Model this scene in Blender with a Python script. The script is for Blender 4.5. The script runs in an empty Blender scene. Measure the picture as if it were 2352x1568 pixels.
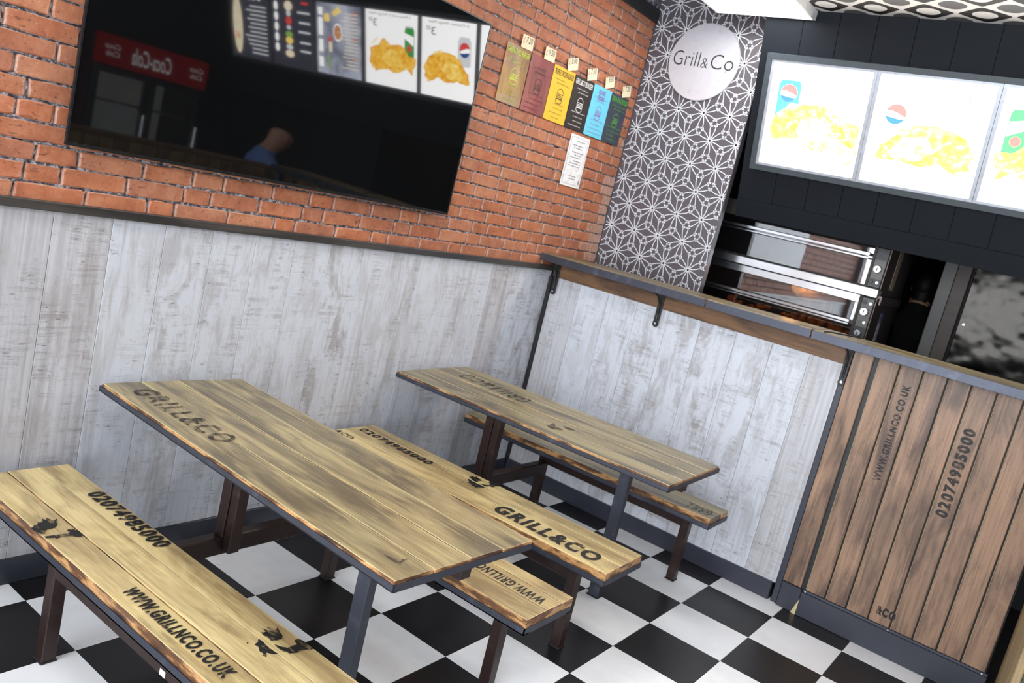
import bpy, bmesh, math, random
from mathutils import Vector, Matrix
R = math.radians
PI = math.pi
scene = bpy.context.scene
COL = scene.collection
rnd = random.Random(7)


def S(r, g, b, a=1.0):
    f = lambda c: (c / 255 / 12.92) if c / 255 <= 0.04045 else ((c / 255 + 0.055) / 1.055) ** 2.4
    return (f(r), f(g), f(b), a)


# ------------------------------------------------------------------ camera
CAM_POS = Vector((-2.0846, -2.6546, 1.7391))
YAW, PITCH, ROLL, FPX = 0.595208, -0.171503, 0.237769, 1924.65
fw = Vector((math.cos(PITCH) * math.cos(YAW), math.cos(PITCH) * math.sin(YAW), math.sin(PITCH)))
rt = fw.cross(Vector((0, 0, 1))).normalized()
up = rt.cross(fw)
c_, s_ = math.cos(ROLL), math.sin(ROLL)
RT = rt * c_ + up * s_
UP = up * c_ - rt * s_
cam_d = bpy.data.cameras.new('camera')
cam_d.sensor_fit = 'HORIZONTAL'
cam_d.sensor_width = 36
cam_d.lens = 36 * FPX / 2352
cam_d.clip_start = 0.05
cam_d.dof.use_dof = True
cam_d.dof.focus_distance = 2.45
cam_d.dof.aperture_fstop = 6.3
cam = bpy.data.objects.new('camera', cam_d)
COL.objects.link(cam)
m = Matrix.Identity(4)
for k in range(3):
    m[k][0], m[k][1], m[k][2], m[k][3] = RT[k], UP[k], -fw[k], CAM_POS[k]
cam.matrix_world = m
scene.camera = cam


def project(p):
    d = Vector(p) - CAM_POS
    z = d.dot(fw)
    if z <= 0.05:
        return None
    return (1176 + FPX * d.dot(RT) / z, 784 - FPX * d.dot(UP) / z, z)


# ------------------------------------------------------------------ world, daylight, exposure
world = bpy.data.worlds.new('world')
scene.world = world
world.use_nodes = True
wb = world.node_tree.nodes['Background']
wb.inputs[0].default_value = (0.80, 0.90, 1.0, 1)
wb.inputs[1].default_value = 1.5


def area(name, loc, size, target, power, color):
    l = bpy.data.lights.new(name, 'AREA')
    l.shape = 'RECTANGLE'
    l.size, l.size_y = size
    l.energy = power
    l.color = color
    o = bpy.data.objects.new(name, l)
    COL.objects.link(o)
    o.location = loc
    o.rotation_euler = (Vector(target) - Vector(loc)).to_track_quat('-Z', 'Y').to_euler()
    return o


area('daylight_shopfront', (-3.42, -2.5, 1.62), (5.2, 2.75), (0, -2.4, 1.2), 290, (0.90, 0.95, 1.0))
vs = scene.view_settings
vs.view_transform = 'Standard'
vs.look = 'None'
vs.exposure = 0.42
vs.gamma = 1.0
vs.use_curve_mapping = False

# ------------------------------------------------------------------ mesh helpers


class MB:
    def __init__(s):
        s.v, s.f = [], []

    def add(s, v, f):
        n = len(s.v)
        s.v += [tuple(p) for p in v]
        s.f += [tuple(i + n for i in q) for q in f]
        return s

    def box(s, x0, x1, y0, y1, z0, z1):
        x0, x1 = min(x0, x1), max(x0, x1)
        y0, y1 = min(y0, y1), max(y0, y1)
        z0, z1 = min(z0, z1), max(z0, z1)
        v = [(x0, y0, z0), (x1, y0, z0), (x1, y1, z0), (x0, y1, z0), (x0, y0, z1), (x1, y0, z1), (x1, y1, z1), (x0, y1, z1)]
        return s.add(v, [(0, 3, 2, 1), (4, 5, 6, 7), (0, 1, 5, 4), (1, 2, 6, 5), (2, 3, 7, 6), (3, 0, 4, 7)])

    def prism(s, poly, o, ax, ay, an, t):
        """polygon (list of 2-D points) in the frame o, ax, ay, thickness t along an"""
        o, ax, ay, an = Vector(o), Vector(ax), Vector(ay), Vector(an)
        n = len(poly)
        a = [o + ax * p[0] + ay * p[1] for p in poly]
        b = [p + an * t for p in a]
        fs = [tuple(reversed(range(n))), tuple(range(n, 2 * n))]
        fs += [(i, (i + 1) % n, n + (i + 1) % n, n + i) for i in range(n)]
        return s.add(a + b, fs)

    def tube(s, pts, r, n=10, caps=True):
        pts = [Vector(p) for p in pts]
        rings = []
        for i, p in enumerate(pts):
            d = (pts[min(i + 1, len(pts) - 1)] - pts[max(i - 1, 0)]).normalized()
            a = d.cross(Vector((0, 0, 1)))
            if a.length < 1e-4:
                a = d.cross(Vector((1, 0, 0)))
            a.normalize()
            b = d.cross(a)
            rr = r[i] if isinstance(r, (list, tuple)) else r
            rings.append([p + (a * math.cos(2 * PI * k / n) + b * math.sin(2 * PI * k / n)) * rr for k in range(n)])
        v = [q for g in rings for q in g]
        f = []
        for i in range(len(pts) - 1):
            for k in range(n):
                f.append((i * n + k, i * n + (k + 1) % n, (i + 1) * n + (k + 1) % n, (i + 1) * n + k))
        if caps:
            f += [tuple(reversed(range(n))), tuple(range((len(pts) - 1) * n, len(pts) * n))]
        return s.add(v, f)

    def ribbon(s, pts, w, o, ax, ay, closed=False):
        """flat line of width w through 2-D points in the frame o, ax, ay"""
        o, ax, ay = Vector(o), Vector(ax), Vector(ay)
        n = len(pts)
        L = []
        for i in range(n):
            p0 = pts[(i - 1) % n] if closed or i > 0 else pts[i]
            p1 = pts[(i + 1) % n] if closed or i < n - 1 else pts[i]
            dx, dy = p1[0] - p0[0], p1[1] - p0[1]
            q = math.hypot(dx, dy) or 1
            nx, ny = -dy / q * w / 2, dx / q * w / 2
            L.append(o + ax * (pts[i][0] + nx) + ay * (pts[i][1] + ny))
            L.append(o + ax * (pts[i][0] - nx) + ay * (pts[i][1] - ny))
        f = [(2 * i, 2 * i + 1, 2 * i + 3, 2 * i + 2) for i in range(n - 1)]
        if closed:
            f.append((2 * n - 2, 2 * n - 1, 1, 0))
        return s.add(L, f)

    def build(s, name, mat, parent=None, bevel=0, seg=1, smooth=False, fix=True):
        me = bpy.data.meshes.new(name)
        me.from_pydata(s.v, [], s.f)
        if bevel or fix:
            bm = bmesh.new()
            bm.from_mesh(me)
            if fix:
                bmesh.ops.recalc_face_normals(bm, faces=bm.faces)
            if bevel:
                bmesh.ops.bevel(bm, geom=[e for e in bm.edges if len(e.link_faces) == 2 and e.calc_face_angle(0) > 0.5],
                                offset=bevel, segments=seg, profile=0.5, affect='EDGES', clamp_overlap=True)
            bm.to_mesh(me)
            bm.free()
        if smooth:
            for p in me.polygons:
                p.use_smooth = True
        return mobj(name, me, mat, parent)


def mobj(name, me, mat=None, parent=None):
    if mat is not None:
        me.materials.clear()
        for mm in (mat if isinstance(mat, (list, tuple)) else [mat]):
            me.materials.append(mm)
    o = bpy.data.objects.new(name, me)
    COL.objects.link(o)
    if parent is not None:
        put(o, parent)
    return o


def world_loc(o):
    p = Vector((0, 0, 0))
    while o is not None:
        p = p + o.location
        o = o.parent
    return p


def put(o, parent):
    """parent o, its vertices being in scene coordinates (parents here are not rotated unless local=True is meant)"""
    o.parent = parent
    o.location = -world_loc(parent)
    return o


def local(o, parent, loc=(0, 0, 0)):
    o.parent = parent
    o.location = loc
    return o


def thing(name, loc, label, cat, group=None, rz=0):
    o = bpy.data.objects.new(name, None)
    o.empty_display_size = 0.1
    COL.objects.link(o)
    o.location = loc
    o.rotation_euler[2] = rz
    return tag(o, label, cat, group)


def tag(o, label=None, cat=None, group=None, kind=None):
    if label:
        o['label'] = label
    if cat:
        o['category'] = cat
    if group:
        o['group'] = group
    if kind:
        o['kind'] = kind
    return o


def struct(o):
    o['kind'] = 'structure'
    return o


# ------------------------------------------------------------------ materials
class NT:
    def __init__(s, name):
        s.m = bpy.data.materials.new(name)
        s.m.use_nodes = True
        s.t = s.m.node_tree
        s.t.nodes.clear()
        s.out = s.n('ShaderNodeOutputMaterial')

    def n(s, kind, **kw):
        nd = s.t.nodes.new(kind)
        for k, v in kw.items():
            setattr(nd, k, v)
        return nd

    def l(s, a, b):
        s.t.links.new(a, b)

    def val(s, sock, v):
        if hasattr(v, 'is_output') or isinstance(v, bpy.types.NodeSocket):
            s.l(v, sock)
        else:
            sock.default_value = v

    def math(s, op, a, b=0.0, c=0.0):
        nd = s.n('ShaderNodeMath', operation=op)
        s.val(nd.inputs[0], a)
        s.val(nd.inputs[1], b)
        s.val(nd.inputs[2], c)
        return nd.outputs[0]

    def mix(s, f, a, b, blend='MIX'):
        nd = s.n('ShaderNodeMix', data_type='RGBA', blend_type=blend)
        s.val(nd.inputs[0], f)
        s.val(nd.inputs[6], a)
        s.val(nd.inputs[7], b)
        return nd.outputs[2]

    def ramp(s, f, stops, interp='LINEAR'):
        nd = s.n('ShaderNodeValToRGB')
        r = nd.color_ramp
        r.interpolation = interp
        while len(r.elements) < len(stops):
            r.elements.new(0.5)
        for e, (p, c) in zip(r.elements, stops):
            e.position = p
            e.color = c if len(c) == 4 else (*c, 1)
        s.val(nd.inputs[0], f)
        return nd.outputs[0]

    def coord(s, which='Object'):
        return s.n('ShaderNodeTexCoord').outputs[which]

    def rand(s):
        return s.n('ShaderNodeObjectInfo').outputs['Random']

    def mapped(s, co, scale, off=None):
        nd = s.n('ShaderNodeMapping')
        s.l(co, nd.inputs[0])
        nd.inputs[3].default_value = scale
        if off is not None:
            cb = s.n('ShaderNodeCombineXYZ')
            for i in range(3):
                s.l(s.math('MULTIPLY', off, (37.0, 61.0, 23.0)[i]), cb.inputs[i])
            s.l(cb.outputs[0], nd.inputs[1])
        return nd.outputs[0]

    def noise(s, vec, scale, detail=3.0, rough=0.55, dist=0.0):
        nd = s.n('ShaderNodeTexNoise')
        s.l(vec, nd.inputs['Vector'])
        nd.inputs['Scale'].default_value = scale
        nd.inputs['Detail'].default_value = detail
        nd.inputs['Roughness'].default_value = rough
        nd.inputs['Distortion'].default_value = dist
        return nd.outputs[0]

    def sep(s, vec):
        nd = s.n('ShaderNodeSeparateXYZ')
        s.l(vec, nd.inputs[0])
        return nd.outputs

    def bump(s, h, strength=0.2, dist=0.01):
        nd = s.n('ShaderNodeBump')
        s.l(h, nd.inputs['Height'])
        nd.inputs['Strength'].default_value = strength
        nd.inputs['Distance'].default_value = dist
        return nd.outputs[0]

    def pbr(s, color, rough=0.5, metal=0.0, normal=None, spec=0.5, coat=0.0, coat_r=0.1, ior=None, alpha=None, emis=None, estr=0.0):
        b = s.n('ShaderNodeBsdfPrincipled')
        s.val(b.inputs['Base Color'], color)
        s.val(b.inputs['Roughness'], rough)
        s.val(b.inputs['Metallic'], metal)
        b.inputs['Specular IOR Level'].default_value = spec
        b.inputs['Coat Weight'].default_value = coat
        b.inputs['Coat Roughness'].default_value = coat_r
        if ior:
            b.inputs['IOR'].default_value = ior
        if normal is not None:
            s.l(normal, b.inputs['Normal'])
        if alpha is not None:
            s.val(b.inputs['Alpha'], alpha)
        if emis is not None:
            s.val(b.inputs['Emission Color'], emis)
            b.inputs['Emission Strength'].default_value = estr
        s.l(b.outputs[0], s.out.inputs[0])
        return s.m


def plain(name, col, rough=0.5, metal=0.0, var=0.12, scale=30.0, spec=0.5, coat=0.0):
    """near-uniform colour with a little procedural mottling"""
    t = NT(name)
    nz = t.noise(t.coord(), scale, 4)
    d = tuple(max(0, c * (1 - var)) for c in col[:3]) + (1,)
    h = tuple(min(1, c * (1 + var)) for c in col[:3]) + (1,)
    rr = t.math('MULTIPLY_ADD', nz, 0.15, rough - 0.07)
    return t.pbr(t.ramp(nz, [(0.3, d), (0.7, h)]), rr, metal, spec=spec, coat=coat)


def emit(name, col, strength):
    t = NT(name)
    e = t.n('ShaderNodeEmission')
    e.inputs[0].default_value = col if len(col) == 4 else (*col, 1)
    e.inputs[1].default_value = strength
    t.l(e.outputs[0], t.out.inputs[0])
    return t.m


def mat_table(name, light, mid, dark, along=1, rough=0.32, side=True, coat=0.25, streak=0.5, edge=None, across=0, pl=0.41):
    """varnished scorched pine; the grain runs along axis `along`"""
    t = NT(name)
    co = t.coord()
    rn = t.rand()
    B, W_ = (0, 0, 0, 1), (1, 1, 1, 1)

    def vec(o, a):
        sc = [o, o, o]
        sc[along] = a
        return t.mapped(co, tuple(sc), rn)
    grain = t.noise(vec(16.0, 1.0), 1.6, 7, 0.66, 0.8)
    patch = t.noise(vec(7.0, 1.6), 1.2, 4, 0.6, 0.6)
    patch2 = t.noise(vec(11.0, 2.6), 1.1, 4, 0.65, 0.5)
    fine = t.noise(vec(110.0, 2.2), 1.0, 4, 0.6)
    base = t.ramp(grain, [(0.28, mid), (0.46, light), (0.58, light), (0.74, mid)])
    tone = t.math('FRACT', t.math('MULTIPLY', rn, 5.17))
    base = t.mix(t.math('MULTIPLY', tone, 0.35), base, mid)
    col = t.mix(t.math('MULTIPLY', t.ramp(patch, [(pl, B), (pl + 0.23, W_)]), 0.85), base, dark)
    col = t.mix(t.math('MULTIPLY', t.ramp(patch2, [(0.55, B), (0.72, W_)]), 0.55), col, tuple(c * 0.6 for c in dark[:3]) + (1,))
    col = t.mix(t.math('MULTIPLY', t.ramp(fine, [(0.5, B), (0.78, W_)]), streak), col, mid, 'MULTIPLY')
    lst = t.noise(vec(38.0, 1.3), 1.0, 6, 0.7, 1.4)
    col = t.mix(t.math('MULTIPLY', t.ramp(lst, [(0.56, B), (0.64, W_)]), 0.45), col, tuple(min(1, c * 1.25) for c in light[:3]) + (1,))
    dst = t.noise(vec(30.0, 1.1), 1.3, 6, 0.72, 1.8)
    col = t.mix(t.math('MULTIPLY', t.ramp(dst, [(0.58, B), (0.65, W_)]), 0.5), col, tuple(c * 0.7 for c in dark[:3]) + (1,))
    # knots
    vk = t.n('ShaderNodeTexVoronoi')
    t.l(vec(6.5, 2.0), vk.inputs['Vector'])
    vk.inputs['Scale'].default_value = 1.0
    kn = t.ramp(vk.outputs['Distance'], [(0.0, W_), (0.05, (0.9, 0.9, 0.9, 1)), (0.075, (0.15, 0.15, 0.15, 1)), (0.11, (0.45, 0.45, 0.45, 1)), (0.16, B)])
    col = t.mix(t.math('MULTIPLY', kn, 0.65), col, tuple(c * 0.3 for c in dark[:3]) + (1,))
    if edge is not None:
        g = t.sep(t.coord('Generated'))[across]
        d = t.math('ABSOLUTE', t.math('SUBTRACT', g, 0.5))
        d = t.math('MULTIPLY_ADD', t.noise(vec(9.0, 2.0), 1.0, 3), 0.10, d)
        col = t.mix(t.math('MULTIPLY', t.ramp(d, [(0.50, B), (0.545, W_)]), 0.7), col, edge)
    if side:
        nz = t.math('ABSOLUTE', t.sep(t.n('ShaderNodeNewGeometry').outputs['Normal'])[2])
        sidef = t.math('LESS_THAN', nz, 0.6)
        burn = t.ramp(t.noise(t.mapped(co, (9.0, 9.0, 40.0), rn), 1.0, 5, 0.6), [(0.32, S(44, 30, 22)), (0.48, S(104, 68, 40)), (0.6, S(190, 144, 92)), (0.75, S(78, 52, 32))])
        col = t.mix(sidef, col, burn)
    return t.pbr(col, t.math('MULTIPLY_ADD', grain, 0.2, rough), 0, t.bump(t.math('ADD', grain, fine), 0.22, 0.003), coat=coat, coat_r=0.18)


def mat_whitewash():
    t = NT('whitewashed_laminate')
    co = t.coord()
    rn = t.rand()
    B, W_ = (0, 0, 0, 1), (1, 1, 1, 1)
    m1 = t.math('FRACT', t.math('MULTIPLY', rn, 7.31))
    m2 = t.math('FRACT', t.math('MULTIPLY', rn, 13.7))
    white, grey, taupe = S(194, 198, 207), S(176, 177, 182), S(140, 135, 133)
    streak = t.noise(t.mapped(co, (24.0, 24.0, 1.5), rn), 1.0, 8, 0.7, 0.7)
    col = t.ramp(streak, [(0.36, grey), (0.46, white), (0.58, white), (0.68, grey)])
    # worn grey-brown clouds with ragged edges, stronger on some boards
    big = t.noise(t.mapped(co, (9.0, 9.0, 3.2), rn), 1.2, 9, 0.72, 0.5)
    col = t.mix(t.math('MULTIPLY', t.ramp(big, [(0.49, B), (0.60, W_)]), t.math('MULTIPLY_ADD', m1, 0.5, 0.22)), col, taupe)
    # upright drips of bare board
    drip = t.noise(t.mapped(co, (34.0, 34.0, 2.4), rn), 1.0, 8, 0.75, 0.3)
    col = t.mix(t.math('MULTIPLY', t.ramp(drip, [(0.55, B), (0.62, W_)]), t.math('MULTIPLY_ADD', m2, 0.45, 0.1)), col, S(150, 143, 142))
    # evenly greyer boards with upright grain
    vert = t.noise(t.mapped(co, (70.0, 70.0, 1.2), rn), 1.0, 5, 0.6)
    gb = t.math('MULTIPLY', t.math('GREATER_THAN', m2, 0.74), 0.6)
    col = t.mix(gb, col, t.ramp(vert, [(0.35, S(150, 145, 146)), (0.65, S(188, 187, 190))]))
    # saw marks across the boards
    cross = t.noise(t.mapped(co, (4.0, 4.0, 60.0), rn), 1.0, 8, 0.75, 0.6)
    worn = t.noise(t.mapped(co, (10.0, 10.0, 6.0), rn), 1.0, 7, 0.7)
    scr = t.math('MULTIPLY', t.ramp(cross, [(0.49, B), (0.58, W_)]), t.ramp(worn, [(0.47, B), (0.58, W_)]))
    col = t.mix(t.math('MULTIPLY', scr, t.math('MULTIPLY_ADD', m1, 0.4, 0.35)), col, S(138, 131, 129))
    fl = t.noise(t.mapped(co, (26.0, 26.0, 120.0), rn), 1.0, 4, 0.7)
    col = t.mix(t.math('MULTIPLY', t.math('MULTIPLY', t.ramp(fl, [(0.60, B), (0.66, W_)]), t.ramp(worn, [(0.5, B), (0.58, W_)])), 0.8), col, S(96, 90, 90))
    return t.pbr(col, 0.42, 0, t.bump(cross, 0.06, 0.002))


def mat_brick():
    t = NT('brick_face')
    co = t.coord()
    rn = t.rand()
    B, W_ = (0, 0, 0, 1), (1, 1, 1, 1)
    v = t.mapped(co, (1, 1, 1), rn)
    a = t.noise(v, 14.0, 7, 0.7)
    b = t.noise(v, 60.0, 7, 0.75)
    c = t.noise(t.mapped(co, (22.0, 22.0, 60.0), rn), 1.0, 5, 0.7, 0.8)
    col = t.ramp(a, [(0.32, S(128, 70, 46)), (0.5, S(166, 102, 70)), (0.68, S(188, 136, 104))])
    tint = t.ramp(rn, [(0.0, S(184, 104, 66)), (0.3, S(160, 92, 62)), (0.55, S(150, 96, 76)), (0.8, S(190, 130, 98)), (1.0, S(176, 100, 62))])
    col = t.mix(0.45, col, tint)
    col = t.mix(t.math('MULTIPLY', t.ramp(c, [(0.60, B), (0.66, W_)]), 0.7), col, S(70, 40, 30))
    pits = t.ramp(b, [(0.33, W_), (0.40, B)])
    col = t.mix(t.math('MULTIPLY', pits, 0.75), col, S(78, 46, 36))
    lite = t.ramp(b, [(0.58, B), (0.72, W_)])
    col = t.mix(t.math('MULTIPLY', lite, 0.42), col, S(214, 172, 142))
    # paler towards the arrises
    g = t.sep(t.coord('Generated'))
    dx = t.math('ABSOLUTE', t.math('SUBTRACT', g[0], 0.5))
    dz = t.math('ABSOLUTE', t.math('SUBTRACT', g[2], 0.5))
    e = t.math('MAXIMUM', t.math('MULTIPLY_ADD', dx, 1.0, -0.035), t.math('MULTIPLY', dz, 0.95))
    e = t.math('MULTIPLY_ADD', t.math('SUBTRACT', b, 0.5), 0.2, e)
    col = t.mix(t.math('MULTIPLY', t.ramp(e, [(0.41, B), (0.47, W_)]), 0.5), col, S(196, 178, 168))
    return t.pbr(col, 0.62, 0, t.bump(b, 0.6, 0.004))


def mat_mortar():
    t = NT('grey_mortar')
    b = t.noise(t.coord(), 55.0, 6, 0.72)
    return t.pbr(t.ramp(b, [(0.40, S(52, 50, 57)), (0.5, S(112, 112, 120)), (0.60, S(206, 208, 216))]), 0.85, 0, t.bump(b, 0.6, 0.004))


def mat_paint(name='black_stencil_paint', thr=0.40, bridge=None, col=(18, 17, 18), soft=0.1):
    """black stencil paint, worn through to the wood in places"""
    t = NT(name)
    co = t.coord()
    nz = t.noise(t.mapped(co, (60, 22, 60), t.rand()), 1.0, 5, 0.65)
    a = t.ramp(nz, [(thr - soft, (0, 0, 0, 1)), (thr + soft, (1, 1, 1, 1))])
    if bridge is not None:
        g = t.sep(t.coord('Generated'))[bridge]
        d = t.math('ABSOLUTE', t.math('SUBTRACT', g, 0.52))
        a = t.math('MULTIPLY', a, t.math('GREATER_THAN', d, 0.06))
    return t.pbr(S(*col), 0.55, 0, alpha=a)


def mat_tile(name, col, dirt, rough):
    t = NT(name)
    co = t.coord()
    nz = t.noise(t.mapped(co, (1, 1, 1), t.rand()), 3.0, 5, 0.6)
    sp = t.noise(t.mapped(co, (1, 1, 1), t.rand()), 75.0, 2, 0.5)
    c = t.mix(t.math('MULTIPLY', t.ramp(nz, [(0.45, (0, 0, 0, 1)), (0.8, (1, 1, 1, 1))]), 0.35), col, dirt)
    c = t.mix(t.ramp(sp, [(0.22, (1, 1, 1, 1)), (0.25, (0, 0, 0, 1))]), c, dirt)
    return t.pbr(c, t.math('MULTIPLY_ADD', nz, 0.25, rough - 0.1), 0, t.bump(nz, 0.03, 0.01), spec=0.45)


def mat_steel(name, col, rough=0.42, metal=0.6):
    t = NT(name)
    co = t.coord()
    a = t.noise(co, 14.0, 5, 0.65)
    b = t.noise(co, 120.0, 3)
    hi = tuple(min(1, c * 1.9 + 0.015) for c in col[:3]) + (1,)
    c = t.mix(t.ramp(a, [(0.55, (0, 0, 0, 1)), (0.85, (1, 1, 1, 1))]), col, hi)
    return t.pbr(c, t.math('MULTIPLY_ADD', a, 0.3, rough - 0.15), metal, t.bump(b, 0.08, 0.002))


def mat_brushed(name, col, along, rough=0.3, bumps=0.0, bscale=4.0):
    t = NT(name)
    co = t.coord()
    sc = [260.0, 260.0, 260.0]
    sc[along] = 3.0
    a = t.noise(t.mapped(co, tuple(sc)), 1.0, 3)
    h = a
    nrm = t.bump(a, 0.06, 0.001)
    if bumps:
        big = t.noise(co, bscale, 2)
        nd = t.n('ShaderNodeBump')
        t.l(big, nd.inputs['Height'])
        nd.inputs['Strength'].default_value = bumps
        nd.inputs['Distance'].default_value = 0.05
        t.l(nrm, nd.inputs['Normal'])
        nrm = nd.outputs[0]
    return t.pbr(t.ramp(a, [(0.2, tuple(c * 0.85 for c in col[:3]) + (1,)), (0.8, col)]), rough, 1.0, nrm)


def mat_ceiling():
    """black-white-grey retro oval print"""
    t = NT('ceiling_oval_print')
    x, y, z = t.sep(t.coord())
    fx = t.math('COSINE', t.math('MULTIPLY', t.math('SUBTRACT', x, 2.30), 2 * PI / 0.24))
    fy = t.math('COSINE', t.math('MULTIPLY', t.math('ADD', y, 1.147), 2 * PI / 0.252))
    f = t.math('ADD', fx, fy)
    f = t.math('MULTIPLY_ADD', f, 0.25, 0.5)
    white, dark, grey = S(226, 226, 224), S(30, 29, 31), S(92, 92, 94)
    col = t.ramp(f, [(0.0, white), (0.21, dark), (0.49, white), (0.74, grey)], 'CONSTANT')
    return t.pbr(col, 0.6)


def mat_glass_thin(name, tint=(1, 1, 1, 1), gloss=0.08, rough=0.02):
    t = NT(name)
    tr = t.n('ShaderNodeBsdfTransparent')
    tr.inputs[0].default_value = tint
    gl = t.n('ShaderNodeBsdfGlossy')
    gl.inputs['Roughness'].default_value = rough
    mx = t.n('ShaderNodeMixShader')
    fr = t.n('ShaderNodeFresnel')
    fr.inputs[0].default_value = 1.5
    t.l(t.math('MULTIPLY_ADD', fr.outputs[0], 1.0, gloss), mx.inputs[0])
    t.l(tr.outputs[0], mx.inputs[1])
    t.l(gl.outputs[0], mx.inputs[2])
    t.l(mx.outputs[0], t.out.inputs[0])
    return t.m


M = {}
M['white_tile'] = mat_tile('white_vinyl', S(244, 246, 250), S(186, 186, 190), 0.34)
M['black_tile'] = mat_tile('black_vinyl', S(24, 23, 26), S(52, 50, 52), 0.3)
M['wash'] = mat_whitewash()
M['brick'] = mat_brick()
M['mortar'] = mat_mortar()
M['wood1'] = mat_table('scorched_pine_table', S(176, 160, 116), S(142, 124, 88), S(82, 72, 56), edge=S(206, 196, 150), pl=0.37)
M['wood2'] = mat_table('scorched_pine_light', S(220, 200, 146), S(194, 168, 112), S(138, 114, 78), edge=S(222, 208, 156))
M['wood3'] = mat_table('scorched_pine_olive', S(152, 140, 104), S(124, 112, 80), S(72, 65, 52), edge=S(192, 182, 140), pl=0.38)
M['shelfwood'] = mat_table('worn_shelf_pine', S(132, 120, 90), S(100, 90, 66), S(60, 54, 42), coat=0.1)
M['stain'] = mat_table('brown_stained_pine', S(164, 130, 104), S(120, 94, 77), S(76, 58, 50), along=2, rough=0.42, side=False, coat=0.1)
M['stain_rail'] = mat_table('brown_stained_rail', S(118, 84, 54), S(92, 64, 42), S(56, 38, 28), along=1, rough=0.5, side=False, coat=0.05)
M['olive'] = mat_table('olive_stained_pine', S(146, 122, 78), S(112, 92, 58), S(70, 58, 40), along=2, rough=0.42, side=False, coat=0.1)
M['edge_light'] = plain('sawn_edge', S(206, 190, 150), 0.6)
M['steel'] = mat_steel('raw_dark_steel', S(70, 73, 84))
M['brown'] = mat_steel('brown_painted_steel', S(48, 33, 30), 0.4, 0.25)
M['black'] = plain('matt_black_paint', S(24, 24, 27), 0.5)
M['skirt'] = plain('dark_slate_paint', S(46, 49, 60), 0.42, scale=8)
M['fascia'] = plain('dark_blue_grey_panel', S(22, 26, 32), 0.6, scale=5, spec=0.15)
M['fascia_frame'] = plain('slate_frame', S(58, 66, 72), 0.45)
M['ceiling'] = mat_ceiling()
M['wallgrey'] = plain('grey_plaster', S(120, 118, 116), 0.8)
M['darkroom'] = plain('dark_plaster', S(38, 38, 40), 0.9)
M['alu'] = mat_brushed('brushed_aluminium', S(205, 205, 212), 2, 0.34)
M['chrome'] = mat_brushed('polished_steel', S(214, 216, 220), 1, 0.18)
M['ovensteel'] = mat_brushed('oven_steel', S(150, 146, 140), 1, 0.38)
M['ovenside'] = mat_brushed('oven_side_steel', S(96, 86, 82), 2, 0.42)
M['sheet'] = mat_brushed('dented_steel_sheet', S(50, 48, 46), 2, 0.2, 0.45, 4.2)
M['white'] = plain('white_plastic', S(225, 226, 228), 0.4)
M['paint'] = mat_paint()
M['paint_faint'] = mat_paint('faded_stencil_paint', 0.50, None, (30, 28, 28), 0.14)
M['paint_bridge'] = mat_paint('stencil_paint_bridged', 0.36, 0)
M['paint_bridge_v'] = mat_paint('stencil_paint_upright', 0.42, 1, soft=0.14)
M['glass'] = mat_glass_thin('window_glass', (1, 1, 1, 1), 0.02)
M['oven_glass'] = mat_glass_thin('oven_door_glass', (0.75, 0.77, 0.8, 1), 0.16)


# ------------------------------------------------------------------ lettering
def lettering(name, text, mat, o, ax, ay, w, h, an, parent=None, bold=0.0, shear=0.0, eps=0.0006, spacing=1.0):
    """text fitted into the w x h rectangle at o spanned by ax (reading direction) and ay (up)"""
    cu = bpy.data.curves.new(name, 'FONT')
    cu.body = text
    cu.offset = bold
    cu.shear = shear
    cu.space_character = spacing
    cu.resolution_u = 3
    to = bpy.data.objects.new(name, cu)
    COL.objects.link(to)
    dg = bpy.context.evaluated_depsgraph_get()
    me = bpy.data.meshes.new_from_object(to.evaluated_get(dg))
    bpy.data.objects.remove(to)
    bpy.data.curves.remove(cu)
    xs = [v.co.x for v in me.vertices]
    ys = [v.co.y for v in me.vertices]
    x0, x1, y0, y1 = min(xs), max(xs), min(ys), max(ys)
    o, ax, ay, an = Vector(o), Vector(ax), Vector(ay), Vector(an)
    for v in me.vertices:
        a = (v.co.x - x0) / (x1 - x0) * w
        b = (v.co.y - y0) / (y1 - y0) * h
        v.co = o + ax * a + ay * b + an * eps
    me.name = name
    ob = mobj(name, me, mat)
    if parent is not None:
        put(ob, parent)
    return ob


def flat_poly(name, pts3, mat, parent=None):
    me = bpy.data.meshes.new(name)
    me.from_pydata([tuple(p) for p in pts3], [], [tuple(range(len(pts3)))])
    ob = mobj(name, me, mat)
    if parent is not None:
        put(ob, parent)
    return ob


# ================================================================== SETTING
T = 0.35
WY = 0.138          # face of the left wall
WX = 2.29           # face of the half-height wall under the bar
ZC = 3.05           # ceiling
# ---- floor: bed + tiles
floor = struct(MB().box(-4.6, 6.6, -5.2, 0.3, -0.06, -0.004).build('floor', M['black']))
tile_me = {}
for key in ('white_tile', 'black_tile'):
    b = MB().box(0, T - 0.0012, 0, T - 0.0012, -0.006, 0)
    o = b.build('tile', M[key], None, bevel=0.0008)
    tile_me[key] = o.data
    bpy.data.objects.remove(o)
near_tiles = []
for i in range(-13, 8):
    for j in range(-15, 1):
        x0, y0 = i * T, j * T
        if x0 > WX or y0 > WY:
            continue
        key = 'white_tile' if (i + j) % 2 != 0 else 'black_tile'
        o = bpy.data.objects.new('tile', tile_me[key])
        COL.objects.link(o)
        o.parent = floor
        o.location = (x0 + 0.0006, y0 + 0.0006, 0)
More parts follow.
